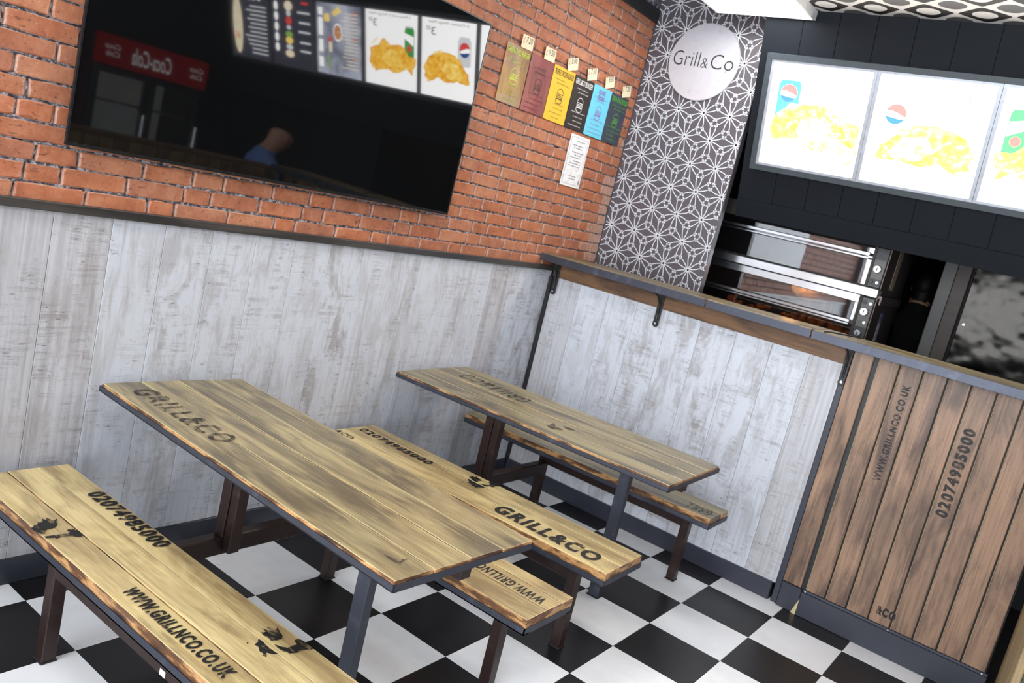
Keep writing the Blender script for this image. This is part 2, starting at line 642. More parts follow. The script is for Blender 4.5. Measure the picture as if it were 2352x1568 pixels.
# ---- left wall (brick above, laminate planks below)
wall_left = struct(MB().box(-4.6, 6.6, WY + 0.012, WY + 0.2, 0, 3.36).build('wall_left', M['mortar']))
joints = [-4.6 + 0.0] + [0.082 + 0.2 * k for k in range(-23, 11)] + [WX - 0.004]
joints = sorted(set(round(q, 3) for q in joints if q <= WX))
for a, b in zip(joints[:-1], joints[1:]):
    if b - a < 0.02:
        continue
    MB().box(a + 0.0007, b - 0.0007, WY, WY + 0.012, 0.09, 1.335).build('plank', M['wash'], wall_left, bevel=0.0012)
# bricks
CH = 0.063
Z0 = 1.354
bvars = {}


def brick_mesh(wq, var):
    key = (round(wq, 3), var)
    if key in bvars:
        return bvars[key]
    r = random.Random(hash(key) & 0xffff)
    h = CH - 0.0075
    j = lambda k=0.0026: r.uniform(-k, k)
    q_, e_ = wq / 2, 0.008
    base = [(-q_ + e_, 0), (-q_ / 3, 0), (q_ / 3, 0), (q_ - e_, 0), (q_ - 0.002, 0.002), (q_, e_), (q_, h - e_), (q_ - 0.002, h - 0.002), (q_ - e_, h), (q_ / 3, h), (-q_ / 3, h), (-q_ + e_, h), (-q_ + 0.002, h - 0.002), (-q_, h - e_), (-q_, e_), (-q_ + 0.002, 0.002)]
    n = len(base)
    v = [(p[0] + j(), 0.012, p[1] + j()) for p in base]
    mid = [(v[k][0] * 0.995, 0.0035, v[k][2]) for k in range(n)]
    c = (0, h / 2)
    inn = [(c[0] + (v[k][0] - c[0]) * (1 - 0.011 / wq), 0.0 + j(0.0008), c[1] + (v[k][2] - c[1]) * 0.86) for k in range(n)]
    f = [tuple(range(2 * n, 3 * n))]
    for k in range(n):
        k2 = (k + 1) % n
        f.append((k, k2, n + k2, n + k))
        f.append((n + k, n + k2, 2 * n + k2, 2 * n + k))
    bb = MB().add(v + mid + inn, f)
    o = bb.build('brick', M['brick'])
    bvars[key] = o.data
    bpy.data.objects.remove(o)
    return bvars[key]


BX1 = 2.772
offs = [-0.853, -0.823 - 0.445, -0.668 - 0.555, -0.93, -0.76, -1.08]
seqs = [[0.227, 0.223, 0.105], [0.222, 0.22, 0.113], [0.231, 0.192, 0.132]]
bricks = []
row = 0
z = Z0
while z + CH < 3.0:
    s = seqs[row % 3]
    x = (offs[row] if row < len(offs) else rnd.uniform(-1.3, -0.75)) - 0.555 * 6
    k = 0
    while x < BX1:
        w = s[k % 3]
        x1 = min(x + w, BX1)
        if x1 - x > 0.03 and x1 > -4.5:
            bricks.append((x, x1, z))
        x += w
        k += 1
    z += CH
    row += 1
TVB = (-0.735, 1.135, 1.555, 2.49)
shown, rest = [], []
for (a, b, zz) in bricks:
    if a > TVB[0] + 0.06 and b < TVB[1] - 0.09 and zz > TVB[2] + 0.03 and zz + CH < TVB[3] - 0.05:
        continue
    pr = project(((a + b) / 2, WY, zz + CH / 2))
    if pr and -60 < pr[0] < 2412 and -50 < pr[1] < 1600:
        shown.append((pr[2], a, b, zz))
    else:
        rest.append((a, b, zz))
shown.sort()
for d, a, b, zz in shown[:300]:
    o = bpy.data.objects.new('brick', brick_mesh(b - a - 0.0075, rnd.randrange(6)))
    COL.objects.link(o)
    o.parent = wall_left
    o.location = ((a + b) / 2, WY, zz + 0.00375)
rest += [(a, b, zz) for d, a, b, zz in shown[300:]]
rb = MB()
for a, b, zz in rest:
    me = brick_mesh(round(b - a - 0.0075, 3), 0)
    rb.add([(v.co.x + (a + b) / 2, v.co.y + WY, v.co.z + zz + 0.00375) for v in me.vertices], [tuple(p.vertices) for p in me.polygons])
tag(rb.build('brick_courses', M['brick'], wall_left, fix=False), kind='stuff')
struct(MB().box(-4.6, BX1, WY - 0.012, WY + 0.012, 2.968, ZC - 0.001).build('trim_1', M['black'], None, bevel=0.002))
dado = struct(MB().box(-4.6, 2.272, WY - 0.022, WY + 0.012, 1.335, 1.366).build('trim_2', mat_table('charred_dado', S(70, 66, 62), S(48, 46, 46), S(30, 30, 32), along=0, side=False), None, bevel=0.003))
struct(MB().box(WX - 0.022, WX + 0.0, WY - 0.02, WY, 0.1, 1.30).build('trim_3', M['black'], None, bevel=0.002))
struct(MB().box(-4.6, WX - 0.012, WY - 0.011, WY + 0.012, 0, 0.098).build('baseboard_left', M['skirt'], None, bevel=0.003))
# ---- half-height wall under the bar
wall_div = struct(MB().box(WX + 0.012, WX + 0.30, -1.66, WY + 0.012, 0, 1.40).build('wall_divider', M['black']))
wj = [WY - 0.02, -0.085, -0.286, -0.485, -0.688, -0.89, -1.098, -1.30, -1.50, -1.672]
for a, b in zip(wj[:-1], wj[1:]):
    MB().box(WX, WX + 0.012, b + 0.0006, a - 0.0006, 0.098, 1.302).build('plank', M['wash'], wall_div, bevel=0.0012)
struct(MB().box(WX - 0.012, WX + 0.012, -1.66, WY - 0.012, 0, 0.10).build('baseboard_back', M['skirt'], None, bevel=0.003))
struct(MB().box(WX - 0.014, WX + 0.012, -1.672, WY - 0.02, 1.302, 1.404).build('trim_4', M['stain_rail'], None, bevel=0.003))
struct(MB().box(WX - 0.006, WX + 0.02, -1.704, -1.674, 0.0, 1.40).build('trim_5', M['skirt'], None, bevel=0.002))
# ---- ceiling
ceiling = struct(MB().box(-4.6, 6.6, -5.2, -0.66, ZC, ZC + 0.08).box(-4.6, 1.0, -0.66, 0.3, ZC, ZC + 0.08).box(2.9, 6.6, -0.66, 0.3, ZC, ZC + 0.08).build('ceiling', M['ceiling']))
MB().box(0.95, 2.95, -0.72, 0.3, 3.32, 3.36).box(0.95, 1.0, -0.66, 0.3, ZC + 0.08, 3.32).box(2.9, 2.95, -0.66, 0.3, ZC + 0.08, 3.32).box(0.95, 2.95, -0.72, -0.66, ZC + 0.08, 3.32).build('recess', M['black'], ceiling)
# ---- column with printed wallpaper
CX = 2.775
wall_column = struct(MB().box(CX, CX + 0.05, -0.625, WY + 0.012, 0, 3.31).build('wall_column', NT('column_taupe').pbr(S(82, 77, 83), 0.42), None))
M['col_line'] = plain('column_white_line', S(214, 216, 222), 0.4, var=0.04)
pb = MB()
a_, rz_ = 0.172, 0.157
rowi = 0
zz = 2.003 + 9 * rz_
while zz > 1.2:
    ph = 0.088 if (round((2.003 - zz) / rz_) % 2 == 0) else 0.002
    yy = ph + a_
    while yy > -0.75:
        for q in range(6):
            ang = R(60 * q + 30)
            # tip lies just past the centroid of the neighbouring triangle
            tx, tz = math.cos(ang) * a_ / math.sqrt(3), math.sin(ang) * rz_ * 2 / 3
            L = math.hypot(tx, tz)
            ux, uz = tx / L, tz / L
            Lp = L * 1.28
            W0 = 0.0172
            prof = []
            for q2 in range(0, 15):
                al = 0.60 * q2 / 14
                prof.append((al, math.sin(PI / 2 * al / 0.60) ** 1.25))
            for q2 in range(1, 11):
                al = 0.60 + 0.40 * math.sin(PI / 2 * q2 / 10)
                prof.append((al, math.sqrt(max(0.0, 1 - ((al - 0.60) / 0.40) ** 2))))
            pts = [(yy + ux * al * Lp - uz * wd * W0, zz + uz * al * Lp + ux * wd * W0) for al, wd in prof]
            pts += [(yy + ux * al * Lp + uz * wd * W0, zz + uz * al * Lp - ux * wd * W0) for al, wd in reversed(prof[:-1])]
            keep = [p for p in pts if -0.623 < p[0] < WY - 0.002 and 1.25 < p[1] < 3.3]
            if len(keep) == len(pts):
                pb.ribbon(pts, 0.0052, (CX - 0.0006, 0, 0), (0, 1, 0), (0, 0, 1))
            else:
                run = []
                for p in pts + [None]:
                    if p is not None and -0.623 < p[0] < WY - 0.002 and 1.25 < p[1] < 3.3:
                        run.append(p)
                    else:
                        if len(run) > 1:
                            pb.ribbon(run, 0.0052, (CX - 0.0006, 0, 0), (0, 1, 0), (0, 0, 1))
                        run = []
        yy -= a_
    zz -= rz_
tag(pb.build('wallpaper_lines', M['col_line'], wall_column, fix=False), kind='stuff')
for (yy, zz) in [(0.115, 1.50), (-0.60, 1.50), (-0.60, 2.08), (0.115, 2.08)]:
    MB().tube([(CX, yy, zz), (CX - 0.003, yy, zz)], 0.005, 10).build('screw_head', M['chrome'], wall_column)
# ---- leaning fascia over the kitchen opening
LEAN = R(17.7)
FN = Vector((-math.cos(LEAN), 0, -math.sin(LEAN)))      # out of the fascia, towards the room
FU = Vector((-math.sin(LEAN), 0, math.cos(LEAN)))       # up along the fascia
FO = Vector((2.795, 0, 2.256))                          # point of the fascia plane


def fpt(y, s, d=0.0):
    return FO + FU * s + FN * d + Vector((0, y, 0))


def fbox(y0, y1, s0, s1, d0, d1):
    b = MB()
    v = [fpt(y, s, d) for d in (d0, d1) for (y, s) in ((y0, s0), (y1, s0), (y1, s1), (y0, s1))]
    return b.add(v, [(0, 1, 2, 3), (7, 6, 5, 4), (0, 4, 5, 1), (1, 5, 6, 2), (2, 6, 7, 3), (3, 7, 4, 0)])


SB = (1.92 - 2.256) / math.cos(LEAN)
ST = (ZC - 2.256) / math.cos(LEAN)
SG = (2.027 - 2.256) / math.cos(LEAN)
fascia = struct(fbox(-5.0, -0.66, SB, ST, -0.10, -0.008).build('wall_fascia', M['black']))
ys = [-0.66, -0.878, -1.073] + [-1.268 - 0.1945 * k for k in range(20)]
ys = [q for q in ys if q > -5.0] + [-5.0]
for a, b in zip(ys[:-1], ys[1:]):
    fbox(b + 0.0008, a - 0.0008, SG + 0.001, ST, -0.008, 0.0).build('panel', M['fascia'], fascia, bevel=0.0015)
fbox(-5.0, -0.66, SB, SG - 0.001, -0.008, 0.0).build('panel', M['fascia'], fascia, bevel=0.0015)
# ---- kitchen, back room and the rest of the shop
KX = 3.9
wall_back = struct(MB().box(KX, KX + 0.12, -1.22, 0.3, 0, ZC).build('wall_back', M['darkroom']))
struct(MB().box(KX, KX + 0.12, -5.2, -1.86, 0, ZC).build('wall_kitchen', M['darkroom']))
struct(MB().box(KX, KX + 0.12, -1.86, -1.22, 2.2, ZC).build('wall_lintel', M['darkroom']))
dj = struct(MB().box(KX - 0.02, KX + 0.14, -1.80, -1.72, 0, 2.2).build('door_1', plain('grey_door_frame', S(86, 84, 82), 0.5), None, bevel=0.004))
MB().box(KX - 0.03, KX + 0.14, -1.885, -1.80, 0, 2.2).build('architrave', plain('dark_brown_wood', S(58, 46, 38), 0.5), dj, bevel=0.004)
struct(MB().box(6.5, 6.6, -5.2, 0.3, 0, ZC).build('wall_rear_room', M['darkroom']))
struct(MB().box(0.6, 6.6, -5.3, -5.2, 0, ZC).build('wall_right', M['darkroom']))
struct(MB().box(-3.3, 0.6, -5.3, -5.2, 0, ZC).build('wall_right_front', plain('white_bounce_plaster', S(226, 226, 228), 0.8)))  # unseen stretch made white to bounce light back under the tables
# shopfront
M['frame_grey'] = plain('anthracite_frame', S(60, 62, 66), 0.4)
struct(MB().box(-3.3, -3.2, -5.2, 0.3, 0, 0.2).build('wall_front', M['wallgrey']))
struct(MB().box(-3.3, -3.2, -5.2, 0.3, 2.95, ZC).build('wall_front_header', M['wallgrey']))
for n_, (y0, y1) in enumerate([(-5.2, -3.45), (-3.45, -1.7), (-1.7, 0.138)]):
    wn = MB()
    for (a, b, c, d) in ((y0, y0 + 0.06, 0.2, 2.95), (y1 - 0.06, y1, 0.2, 2.95), (y0, y1, 0.2, 0.26), (y0, y1, 2.89, 2.95)):
        wn.box(-3.28, -3.22, a, b, c, d)
    w_ = struct(wn.build('window_%d' % (n_ + 1), M['frame_grey']))
    MB().box(-3.253, -3.247, y0 + 0.06, y1 - 0.06, 0.26, 2.89).build('pane', M['glass'], w_)

# ================================================================== CEILING LIGHTS
M['led'] = emit('led_diffuser', (1.0, 0.98, 0.96, 1), 12.0)


def led(x0, y0, label):
    t = thing('ceiling_light', (x0 + 0.29, y0 + 0.29, ZC), label, 'ceiling light', 'square ceiling light panels')
    b = MB()
    zt, zb = ZC - 0.002, 3.0
    for (a, c, d, e) in ((x0, x0 + 0.58, y0, y0 + 0.012), (x0, x0 + 0.58, y0 + 0.568, y0 + 0.58), (x0, x0 + 0.012, y0 + 0.012, y0 + 0.568), (x0 + 0.568, x0 + 0.58, y0 + 0.012, y0 + 0.568)):
        b.box(a, c, d, e, zb, zt)
    b.build('frame', M['white'], t)
    MB().box(x0 + 0.012, x0 + 0.568, y0 + 0.012, y0 + 0.568, zb + 0.002, zb + 0.006).build('diffuser', M['led'], t)


led(1.965, -0.945, 'square glowing white panel light hanging under the patterned ceiling by the column')
led(0.05, -0.945, 'added unseen square panel light over the near picnic table, above the picture')  # this and the next three: unseen, added to brighten floor and tabletops
led(-1.9, -0.945, 'added unseen square panel light near the shop window and brick wall')
led(0.05, -2.9, 'added unseen square panel light over the middle of the floor, above the picture')
led(-1.9, -2.9, 'added unseen square panel light over the spot where the picture was taken')

# ================================================================== TELEVISION
tv = thing('television', (0.2, 0.09, 1.555), 'large black glossy flat television on the brick wall reflecting the menu boards', 'television')
tv.rotation_euler = (R(0.85), 0, R(-0.43))
w2, h2 = 0.935, 0.93
tscr = NT('tv_glossy_screen')
M['screen'] = tscr.pbr((0.0035, 0.0038, 0.0042, 1), 0.03, 0, spec=0.5, ior=1.62)
o = MB().box(-w2 + 0.006, w2 - 0.006, 0.0, 0.009, 0.012, h2 - 0.006).build('screen', M['screen'], None)
local(o, tv)
b = MB()
for (a, c, d, e) in ((-w2, w2, 0, 0.012), (-w2, w2, h2 - 0.006, h2), (-w2, -w2 + 0.006, 0.012, h2 - 0.006), (w2 - 0.006, w2, 0.012, h2 - 0.006)):
    b.box(a, c, -0.002, 0.010, d, e)
local(b.build('bezel', plain('tv_bezel', S(40, 42, 44), 0.25, 0.5)), tv)
local(MB().box(-0.6, 0.6, 0.009, 0.030, 0.15, 0.7).build('wall_mount', M['black']), tv)

# ================================================================== PICNIC TABLES
def legbox(cx, cy, z0, z1, s=0.045, s2=None):
    s2 = s2 or s
    return MB().box(cx - s / 2, cx + s / 2, cy - s2 / 2, cy + s2 / 2, z0, z1)


def board_set(name, parent, cx, cy, wdt, ln, ztop, widths, thick, wood, rot, frame_h, label=None):
    """steel angle frame with loose planks on it; frame in local coordinates so that it can sit askew"""
    b = MB()
    zf1 = ztop - thick
    zf0 = zf1 - frame_h
    hw, hl = wdt / 2, ln / 2
    t_ = 0.004
    zr = zf1
    for (a, c, d, e) in ((-hw, -hw + t_, -hl, hl), (hw - t_, hw, -hl, hl), (-hw, hw, -hl, -hl + t_), (-hw, hw, hl - t_, hl)):
        b.box(a, c, d, e, zf0 - ztop, zr - ztop)
    b.box(-hw, -hw + 0.03, -hl, hl, zf0 - ztop + 0.0, zf0 - ztop + t_)
    b.box(hw - 0.03, hw, -hl, hl, zf0 - ztop, zf0 - ztop + t_)
    for yy in (-hl * 0.6, 0, hl * 0.6):
        b.box(-hw + 0.02, hw - 0.02, yy - 0.015, yy + 0.015, zf0 - ztop + t_, zf0 - ztop + 2 * t_)
    fr = b.build(name, M['steel'])
    fr.parent = parent
    fr.location = Vector((cx, cy, ztop)) - parent.location
    fr.rotation_euler[2] = rot
    x = -hw + 0.004
    tot = sum(widths)
    sc = (wdt - 0.008) / tot
    for w in widths:
        w *= sc
        d0, d1 = rnd.uniform(-0.003, 0.001), rnd.uniform(-0.001, 0.003)
        dz = rnd.uniform(-0.0012, 0.0008)
        p = MB().box(x + 0.0006, x + w - 0.0006, -hl + 0.004 + d0, hl - 0.004 + d1, zf0 - ztop + 0.008, dz).build('plank', wood, None, bevel=0.003, seg=2)
        local(p, fr)
        x += w
    return fr


def lett_on(fr, parent_xyz, text, x0, y0, x1, y1, mat, up=+1, bold=0.02, name='stencil_lettering', z=None):
    """stencil on a frame's planks given in scene coordinates: reading along -y when up=+1 (letter tops towards +x)"""
    h = abs(x1 - x0)
    w = abs(y1 - y0)
    zt = z + 0.0012
    if up > 0:
        o, ax, ay = (min(x0, x1), max(y0, y1), zt), (0, -1, 0), (1, 0, 0)
    else:
        o, ax, ay = (max(x0, x1), min(y0, y1), zt), (0, 1, 0), (-1, 0, 0)
    ob = lettering(name, text, mat, o, ax, ay, w, h, (0, 0, 1), None, bold, spacing=1.2)
    attach(ob, fr)
    return ob


def attach(ob, fr):
    """make ob (scene coordinates) a child of the possibly turned fr, keeping its place"""
    mw = Matrix.Translation(world_loc(fr)) @ Matrix.Rotation(fr.rotation_euler[2], 4, 'Z')
    ob.parent = fr
    inv = mw.inverted()
    ob.data.transform(inv)
    return ob


def picnic(name, label, group, top, benches, legs, posts, beam):
    cx, cy = top['cx'], top['cy']
    t = thing(name, (cx, cy, 0), label, 'picnic table', group)
    tf = board_set('tabletop', t, cx, cy, top['w'], top['l'], 0.75, top['widths'], 0.010, top['wood'], top['rot'], 0.020)
    tb = MB().box(cx - 0.025, cx + 0.025, cy - top['l'] / 2 + 0.03, cy + top['l'] / 2 - 0.05, 0.665, 0.719)
    tb.build('table_rail', M['brown'], t, bevel=0.003)
    bs = []
    for bn in benches:
        f = board_set('bench', t, bn['cx'], bn['cy'], bn['w'], bn['l'], 0.46, bn['widths'], 0.030, bn['wood'], bn['rot'], 0.023)
        bs.append(f)
    for (lx, ly) in legs:
        legbox(lx, ly, 0.0, 0.408, 0.045).build('leg', M['brown'], t, bevel=0.003)
        MB().box(lx - 0.026, lx + 0.026, ly - 0.026, ly + 0.026, 0, 0.006).build('foot_cap', M['black'], t, bevel=0.002)
    for lx in sorted(set(l[0] for l in legs)):
        yy = [l[1] for l in legs if l[0] == lx]
        MB().box(lx - 0.0224, lx + 0.0224, min(yy) + 0.02, max(yy) - 0.02, 0.296, 0.4075).build('bench_rail', M['brown'], t, bevel=0.004)
    by = beam[2]
    MB().box(beam[0], beam[1], by - 0.024, by + 0.024, 0.243, 0.312).build('crossbeam', M['brown'], t, bevel=0.004)
    (px, py), (qx, qy) = posts
    # wall-side post: two tubes, one standing on the beam, one lapped over its front
    MB().box(px - 0.024, px + 0.024, by - 0.0235, by + 0.024, 0.312, 0.665).build('post', M['brown'], t, bevel=0.003)
    MB().box(px - 0.0175, px + 0.03, by - 0.0645, by - 0.0245, 0.262, 0.665).build('post', M['brown'], t, bevel=0.003)
    MB().box(qx - 0.02, qx + 0.02, qy - 0.0265, qy + 0.0265, 0.0, 0.665).build('post', M['steel'], t, bevel=0.003)
    MB().box(qx - 0.026, qx + 0.026, qy - 0.032, qy + 0.032, 0, 0.005).build('foot_cap', M['black'], t, bevel=0.002)
    return t, tf, bs


p1, top1, (bA, bD) = picnic(
    'picnic_table', 'near scorched-pine picnic table with black steel frame and faded stencil lettering on its top', 'picnic tables in the dining corner',
    dict(cx=-0.2435, cy=-0.6935, w=0.582, l=1.557, widths=[1, 1.02, 0.98, 1], wood=M['wood1'], rot=R(-2.54)),
    [dict(cx=-0.7325, cy=-0.69, w=0.315, l=1.54, widths=[1, 1.05, 0.95], wood=M['wood2'], rot=0),
     dict(cx=0.231, cy=-0.72, w=0.29, l=1.54, widths=[1.25, 1, 0.75], wood=M['wood2'], rot=0)],
    [(-0.795, -0.348), (-0.795, -1.25), (0.347, -0.372), (0.347, -1.25)],
    [(-0.215, -0.345), (-0.25, -1.10)], (-0.772, 0.324, -0.36))
p2, top2, (bB, bC) = picnic(
    'picnic_table', 'far scorched-pine picnic table by the bar wall, lettering upside down on its top', 'picnic tables in the dining corner',
    dict(cx=1.314, cy=-0.6825, w=0.583, l=1.525, widths=[1, 0.95, 1.05, 1], wood=M['wood3'], rot=R(1.47)),
    [dict(cx=0.80, cy=-0.68, w=0.32, l=1.55, widths=[1.15, 1.1, 0.85], wood=M['wood2'], rot=R(0.96)),
     dict(cx=1.838, cy=-0.66, w=0.252, l=1.54, widths=[1.6, 1], wood=M['wood3'], rot=R(0.86))],
    [(0.82, -0.372), (0.82, -1.255), (1.953, -0.33), (1.953, -1.243)],
    [(1.31, -0.36), (1.375, -1.11)], (0.84, 1.932, -0.352))
# stencils (flat paint on the planks)
lett_on(bA, None, '02074985000', -0.648, -0.172, -0.588, -0.597, M['paint_bridge'], +1, 0.045, z=0.46)
lett_on(bA, None, 'WWW.GRILLNCO.CO.UK', -0.852, -0.768, -0.806, -1.237, M['paint_bridge'], +1, 0.045, z=0.46)
lett_on(bB, None, '02074985000', 0.802, 0.06, 0.858, -0.405, M['paint_bridge'], +1, 0.045, z=0.46)
lett_on(bB, None, '&CO', 0.668, 0.08, 0.705, -0.032, M['paint'], +1, 0.03, z=0.46)
lett_on(bB, None, 'GRILL&CO', 0.692, -0.867, 0.791, -1.375, M['paint_bridge'], +1, 0.045, z=0.46)
lett_on(top1, None, 'GRILL&CO', -0.446, 0.003, -0.352, -0.528, M['paint_faint'], +1, 0.03, z=0.75)
lett_on(top2, None, 'GRILL&CO', 1.33, -0.045, 1.45, -0.485, M['paint_faint'], -1, 0.03, z=0.75)
lett_on(bD, None, 'WWW.GRILLNCO.CO.UK', 0.215, -1.45, 0.268, -1.0, M['paint'], -1, 0.03, z=0.46)
lett_on(bC, None, 'GRILL', 1.76, -1.40, 1.85, -1.27, M['paint_faint'], -1, 0.03, z=0.46)


def blot(fr, pts, z, mat, name='stencil_bird'):
    ob = flat_poly(name, [(p[0], p[1], z + 0.0018) for p in pts], mat)
    attach(ob, fr)


# the running-bird stencils: wing, body and head as in the photograph
BIRDS = {
    'A2w': [(-0.6518, -1.1206), (-0.6499, -1.1264), (-0.6415, -1.1254), (-0.6393, -1.1065), (-0.6365, -1.1155), (-0.6325, -1.1252), (-0.6265, -1.1274), (-0.627, -1.108), (-0.6207, -1.1147), (-0.6177, -1.126), (-0.6159, -1.1344), (-0.6051, -1.1255), (-0.5965, -1.12), (-0.6041, -1.1304), (-0.6111, -1.1456), (-0.6131, -1.1572), (-0.6173, -1.1653), (-0.6269, -1.1723), (-0.6384, -1.1724), (-0.6492, -1.1683), (-0.6578, -1.1681), (-0.6535, -1.1592), (-0.6537, -1.1529), (-0.6546, -1.1442), (-0.6565, -1.1368), (-0.6555, -1.128)],
    'A2b': [(-0.6779, -1.1413), (-0.6766, -1.1502), (-0.6774, -1.1661), (-0.6793, -1.1831), (-0.6792, -1.1992), (-0.6782, -1.2137), (-0.6766, -1.2236), (-0.6857, -1.2202), (-0.6937, -1.2116), (-0.699, -1.2026), (-0.7067, -1.2167), (-0.7119, -1.2195), (-0.7121, -1.2135), (-0.7168, -1.2069), (-0.7105, -1.2066), (-0.7071, -1.1988), (-0.7099, -1.1913), (-0.7079, -1.1846), (-0.7012, -1.1765), (-0.7013, -1.1685), (-0.7034, -1.1582), (-0.6954, -1.1557), (-0.6895, -1.1551)],
    'A2h': [(-0.6574, -1.1806), (-0.6554, -1.1909), (-0.6514, -1.2003), (-0.645, -1.2081), (-0.6388, -1.2147), (-0.6286, -1.2146), (-0.6223, -1.2131), (-0.6104, -1.216), (-0.6064, -1.2111), (-0.6067, -1.2026), (-0.6027, -1.1966), (-0.5952, -1.1957), (-0.5881, -1.1999), (-0.5842, -1.2094), (-0.5831, -1.2225), (-0.583, -1.2381), (-0.5829, -1.2536), (-0.5933, -1.2535), (-0.6027, -1.246), (-0.6137, -1.2436), (-0.6229, -1.2392), (-0.6316, -1.2451), (-0.6413, -1.2414), (-0.6509, -1.2377), (-0.6536, -1.2331), (-0.6478, -1.2306), (-0.6584, -1.2234), (-0.6604, -1.2101), (-0.6604, -1.1941)],
    'A2s': [(-0.713, -1.1397), (-0.7122, -1.1431), (-0.7087, -1.1441), (-0.7124, -1.145), (-0.7163, -1.1479), (-0.7151, -1.1425)],
    'A1w': [(-0.8915, -0.3398), (-0.8746, -0.3224), (-0.8683, -0.3248), (-0.8584, -0.3088), (-0.8513, -0.3159), (-0.8393, -0.2915), (-0.834, -0.3069), (-0.8263, -0.2941), (-0.8201, -0.3054), (-0.8163, -0.3158), (-0.8012, -0.308), (-0.8134, -0.3281), (-0.819, -0.3482), (-0.8315, -0.3587), (-0.8476, -0.3611), (-0.8596, -0.363), (-0.871, -0.3841), (-0.8851, -0.3828), (-0.8895, -0.3683), (-0.8925, -0.3544)],
    'A1h': [(-0.8831, -0.4026), (-0.8707, -0.4033), (-0.8535, -0.406), (-0.8369, -0.4062), (-0.8195, -0.4089), (-0.8089, -0.4045), (-0.8132, -0.392), (-0.8037, -0.384), (-0.7929, -0.3891), (-0.7888, -0.4082), (-0.7865, -0.4307), (-0.7891, -0.4404), (-0.7983, -0.4431), (-0.8101, -0.4362), (-0.8169, -0.427), (-0.8343, -0.4242), (-0.8484, -0.4228), (-0.8588, -0.4291), (-0.8608, -0.4178), (-0.8725, -0.4152), (-0.8825, -0.4132)],
    'Bw': [(0.8942, -0.579), (0.8967, -0.5872), (0.9092, -0.5844), (0.9167, -0.5871), (0.9154, -0.597), (0.9204, -0.6017), (0.9375, -0.5871), (0.9407, -0.5868), (0.9279, -0.6015), (0.9241, -0.6164), (0.9227, -0.6291), (0.9158, -0.6383), (0.9028, -0.6422), (0.8941, -0.6404), (0.8806, -0.6427), (0.8756, -0.6351), (0.8719, -0.6264), (0.8768, -0.6152), (0.8855, -0.6008), (0.8904, -0.5879)],
    'Bb': [(0.8713, -0.5971), (0.8695, -0.6096), (0.8634, -0.6247), (0.8646, -0.6382), (0.8659, -0.6545), (0.8684, -0.6697), (0.8696, -0.6859), (0.8721, -0.7024), (0.8515, -0.6974), (0.8359, -0.6872), (0.8287, -0.6802), (0.8217, -0.6944), (0.8157, -0.6921), (0.8227, -0.6751), (0.8213, -0.6605), (0.8308, -0.6442), (0.827, -0.6271), (0.8439, -0.629), (0.8499, -0.614)],
    'Bh': [(0.8744, -0.6591), (0.8867, -0.6695), (0.8952, -0.6799), (0.9063, -0.6898), (0.9274, -0.6805), (0.9356, -0.6646), (0.9488, -0.6637), (0.9589, -0.6704), (0.9625, -0.6849), (0.9597, -0.7043), (0.9626, -0.7185), (0.9495, -0.7206), (0.9371, -0.713), (0.9173, -0.7126), (0.9037, -0.7146), (0.9025, -0.7027), (0.8952, -0.6942), (0.883, -0.7009), (0.8781, -0.682)],
    'Bs': [(0.8053, -0.6119), (0.8137, -0.6107), (0.8137, -0.6178), (0.8054, -0.6205), (0.8029, -0.6153)],
    'T2b': [(1.1458, -0.7637), (1.1634, -0.7632), (1.1884, -0.7621), (1.2115, -0.753), (1.223, -0.7559), (1.2113, -0.7704), (1.1888, -0.7795), (1.1878, -0.7915), (1.1822, -0.8096), (1.1857, -0.8227), (1.186, -0.8337), (1.1695, -0.8342), (1.1518, -0.8295), (1.1388, -0.8176), (1.1293, -0.8055), (1.1239, -0.7969), (1.1311, -0.7818)],
    'T2h': [(1.2327, -0.8006), (1.2453, -0.7976), (1.2467, -0.8092), (1.2467, -0.8215), (1.2491, -0.8345), (1.256, -0.8486), (1.2497, -0.8531), (1.2368, -0.8484), (1.224, -0.8401), (1.2185, -0.8313), (1.2202, -0.822)],
    'T1m': [(-0.487, -1.3321), (-0.4801, -1.3332), (-0.4851, -1.3505), (-0.486, -1.3675), (-0.4857, -1.3805), (-0.4764, -1.3873), (-0.4621, -1.3814), (-0.4429, -1.3843), (-0.4465, -1.3904), (-0.4644, -1.389), (-0.4813, -1.3922), (-0.4928, -1.3822), (-0.4943, -1.3677), (-0.4935, -1.3508)],
}
for key, fr_, z_, mt_ in (('A2w', bA, 0.46, 'paint'), ('A2b', bA, 0.46, 'paint'), ('A2h', bA, 0.46, 'paint'), ('A2s', bA, 0.46, 'paint'), ('A1w', bA, 0.46, 'paint'), ('A1h', bA, 0.46, 'paint'),
                          ('Bw', bB, 0.46, 'paint'), ('Bb', bB, 0.46, 'paint'), ('Bh', bB, 0.46, 'paint'), ('Bs', bB, 0.46, 'paint'), ('T2b', top2, 0.75, 'paint_faint'), ('T2h', top2, 0.75, 'paint_faint'), ('T1m', top1, 0.75, 'paint_faint')):
    blot(fr_, BIRDS[key], z_, M[mt_])
# little white part sticker on the front bench rail
MB().box(-0.8185, -0.8176, -0.975, -0.95, 0.300, 0.318).build('barcode_sticker', M['white'], p1)

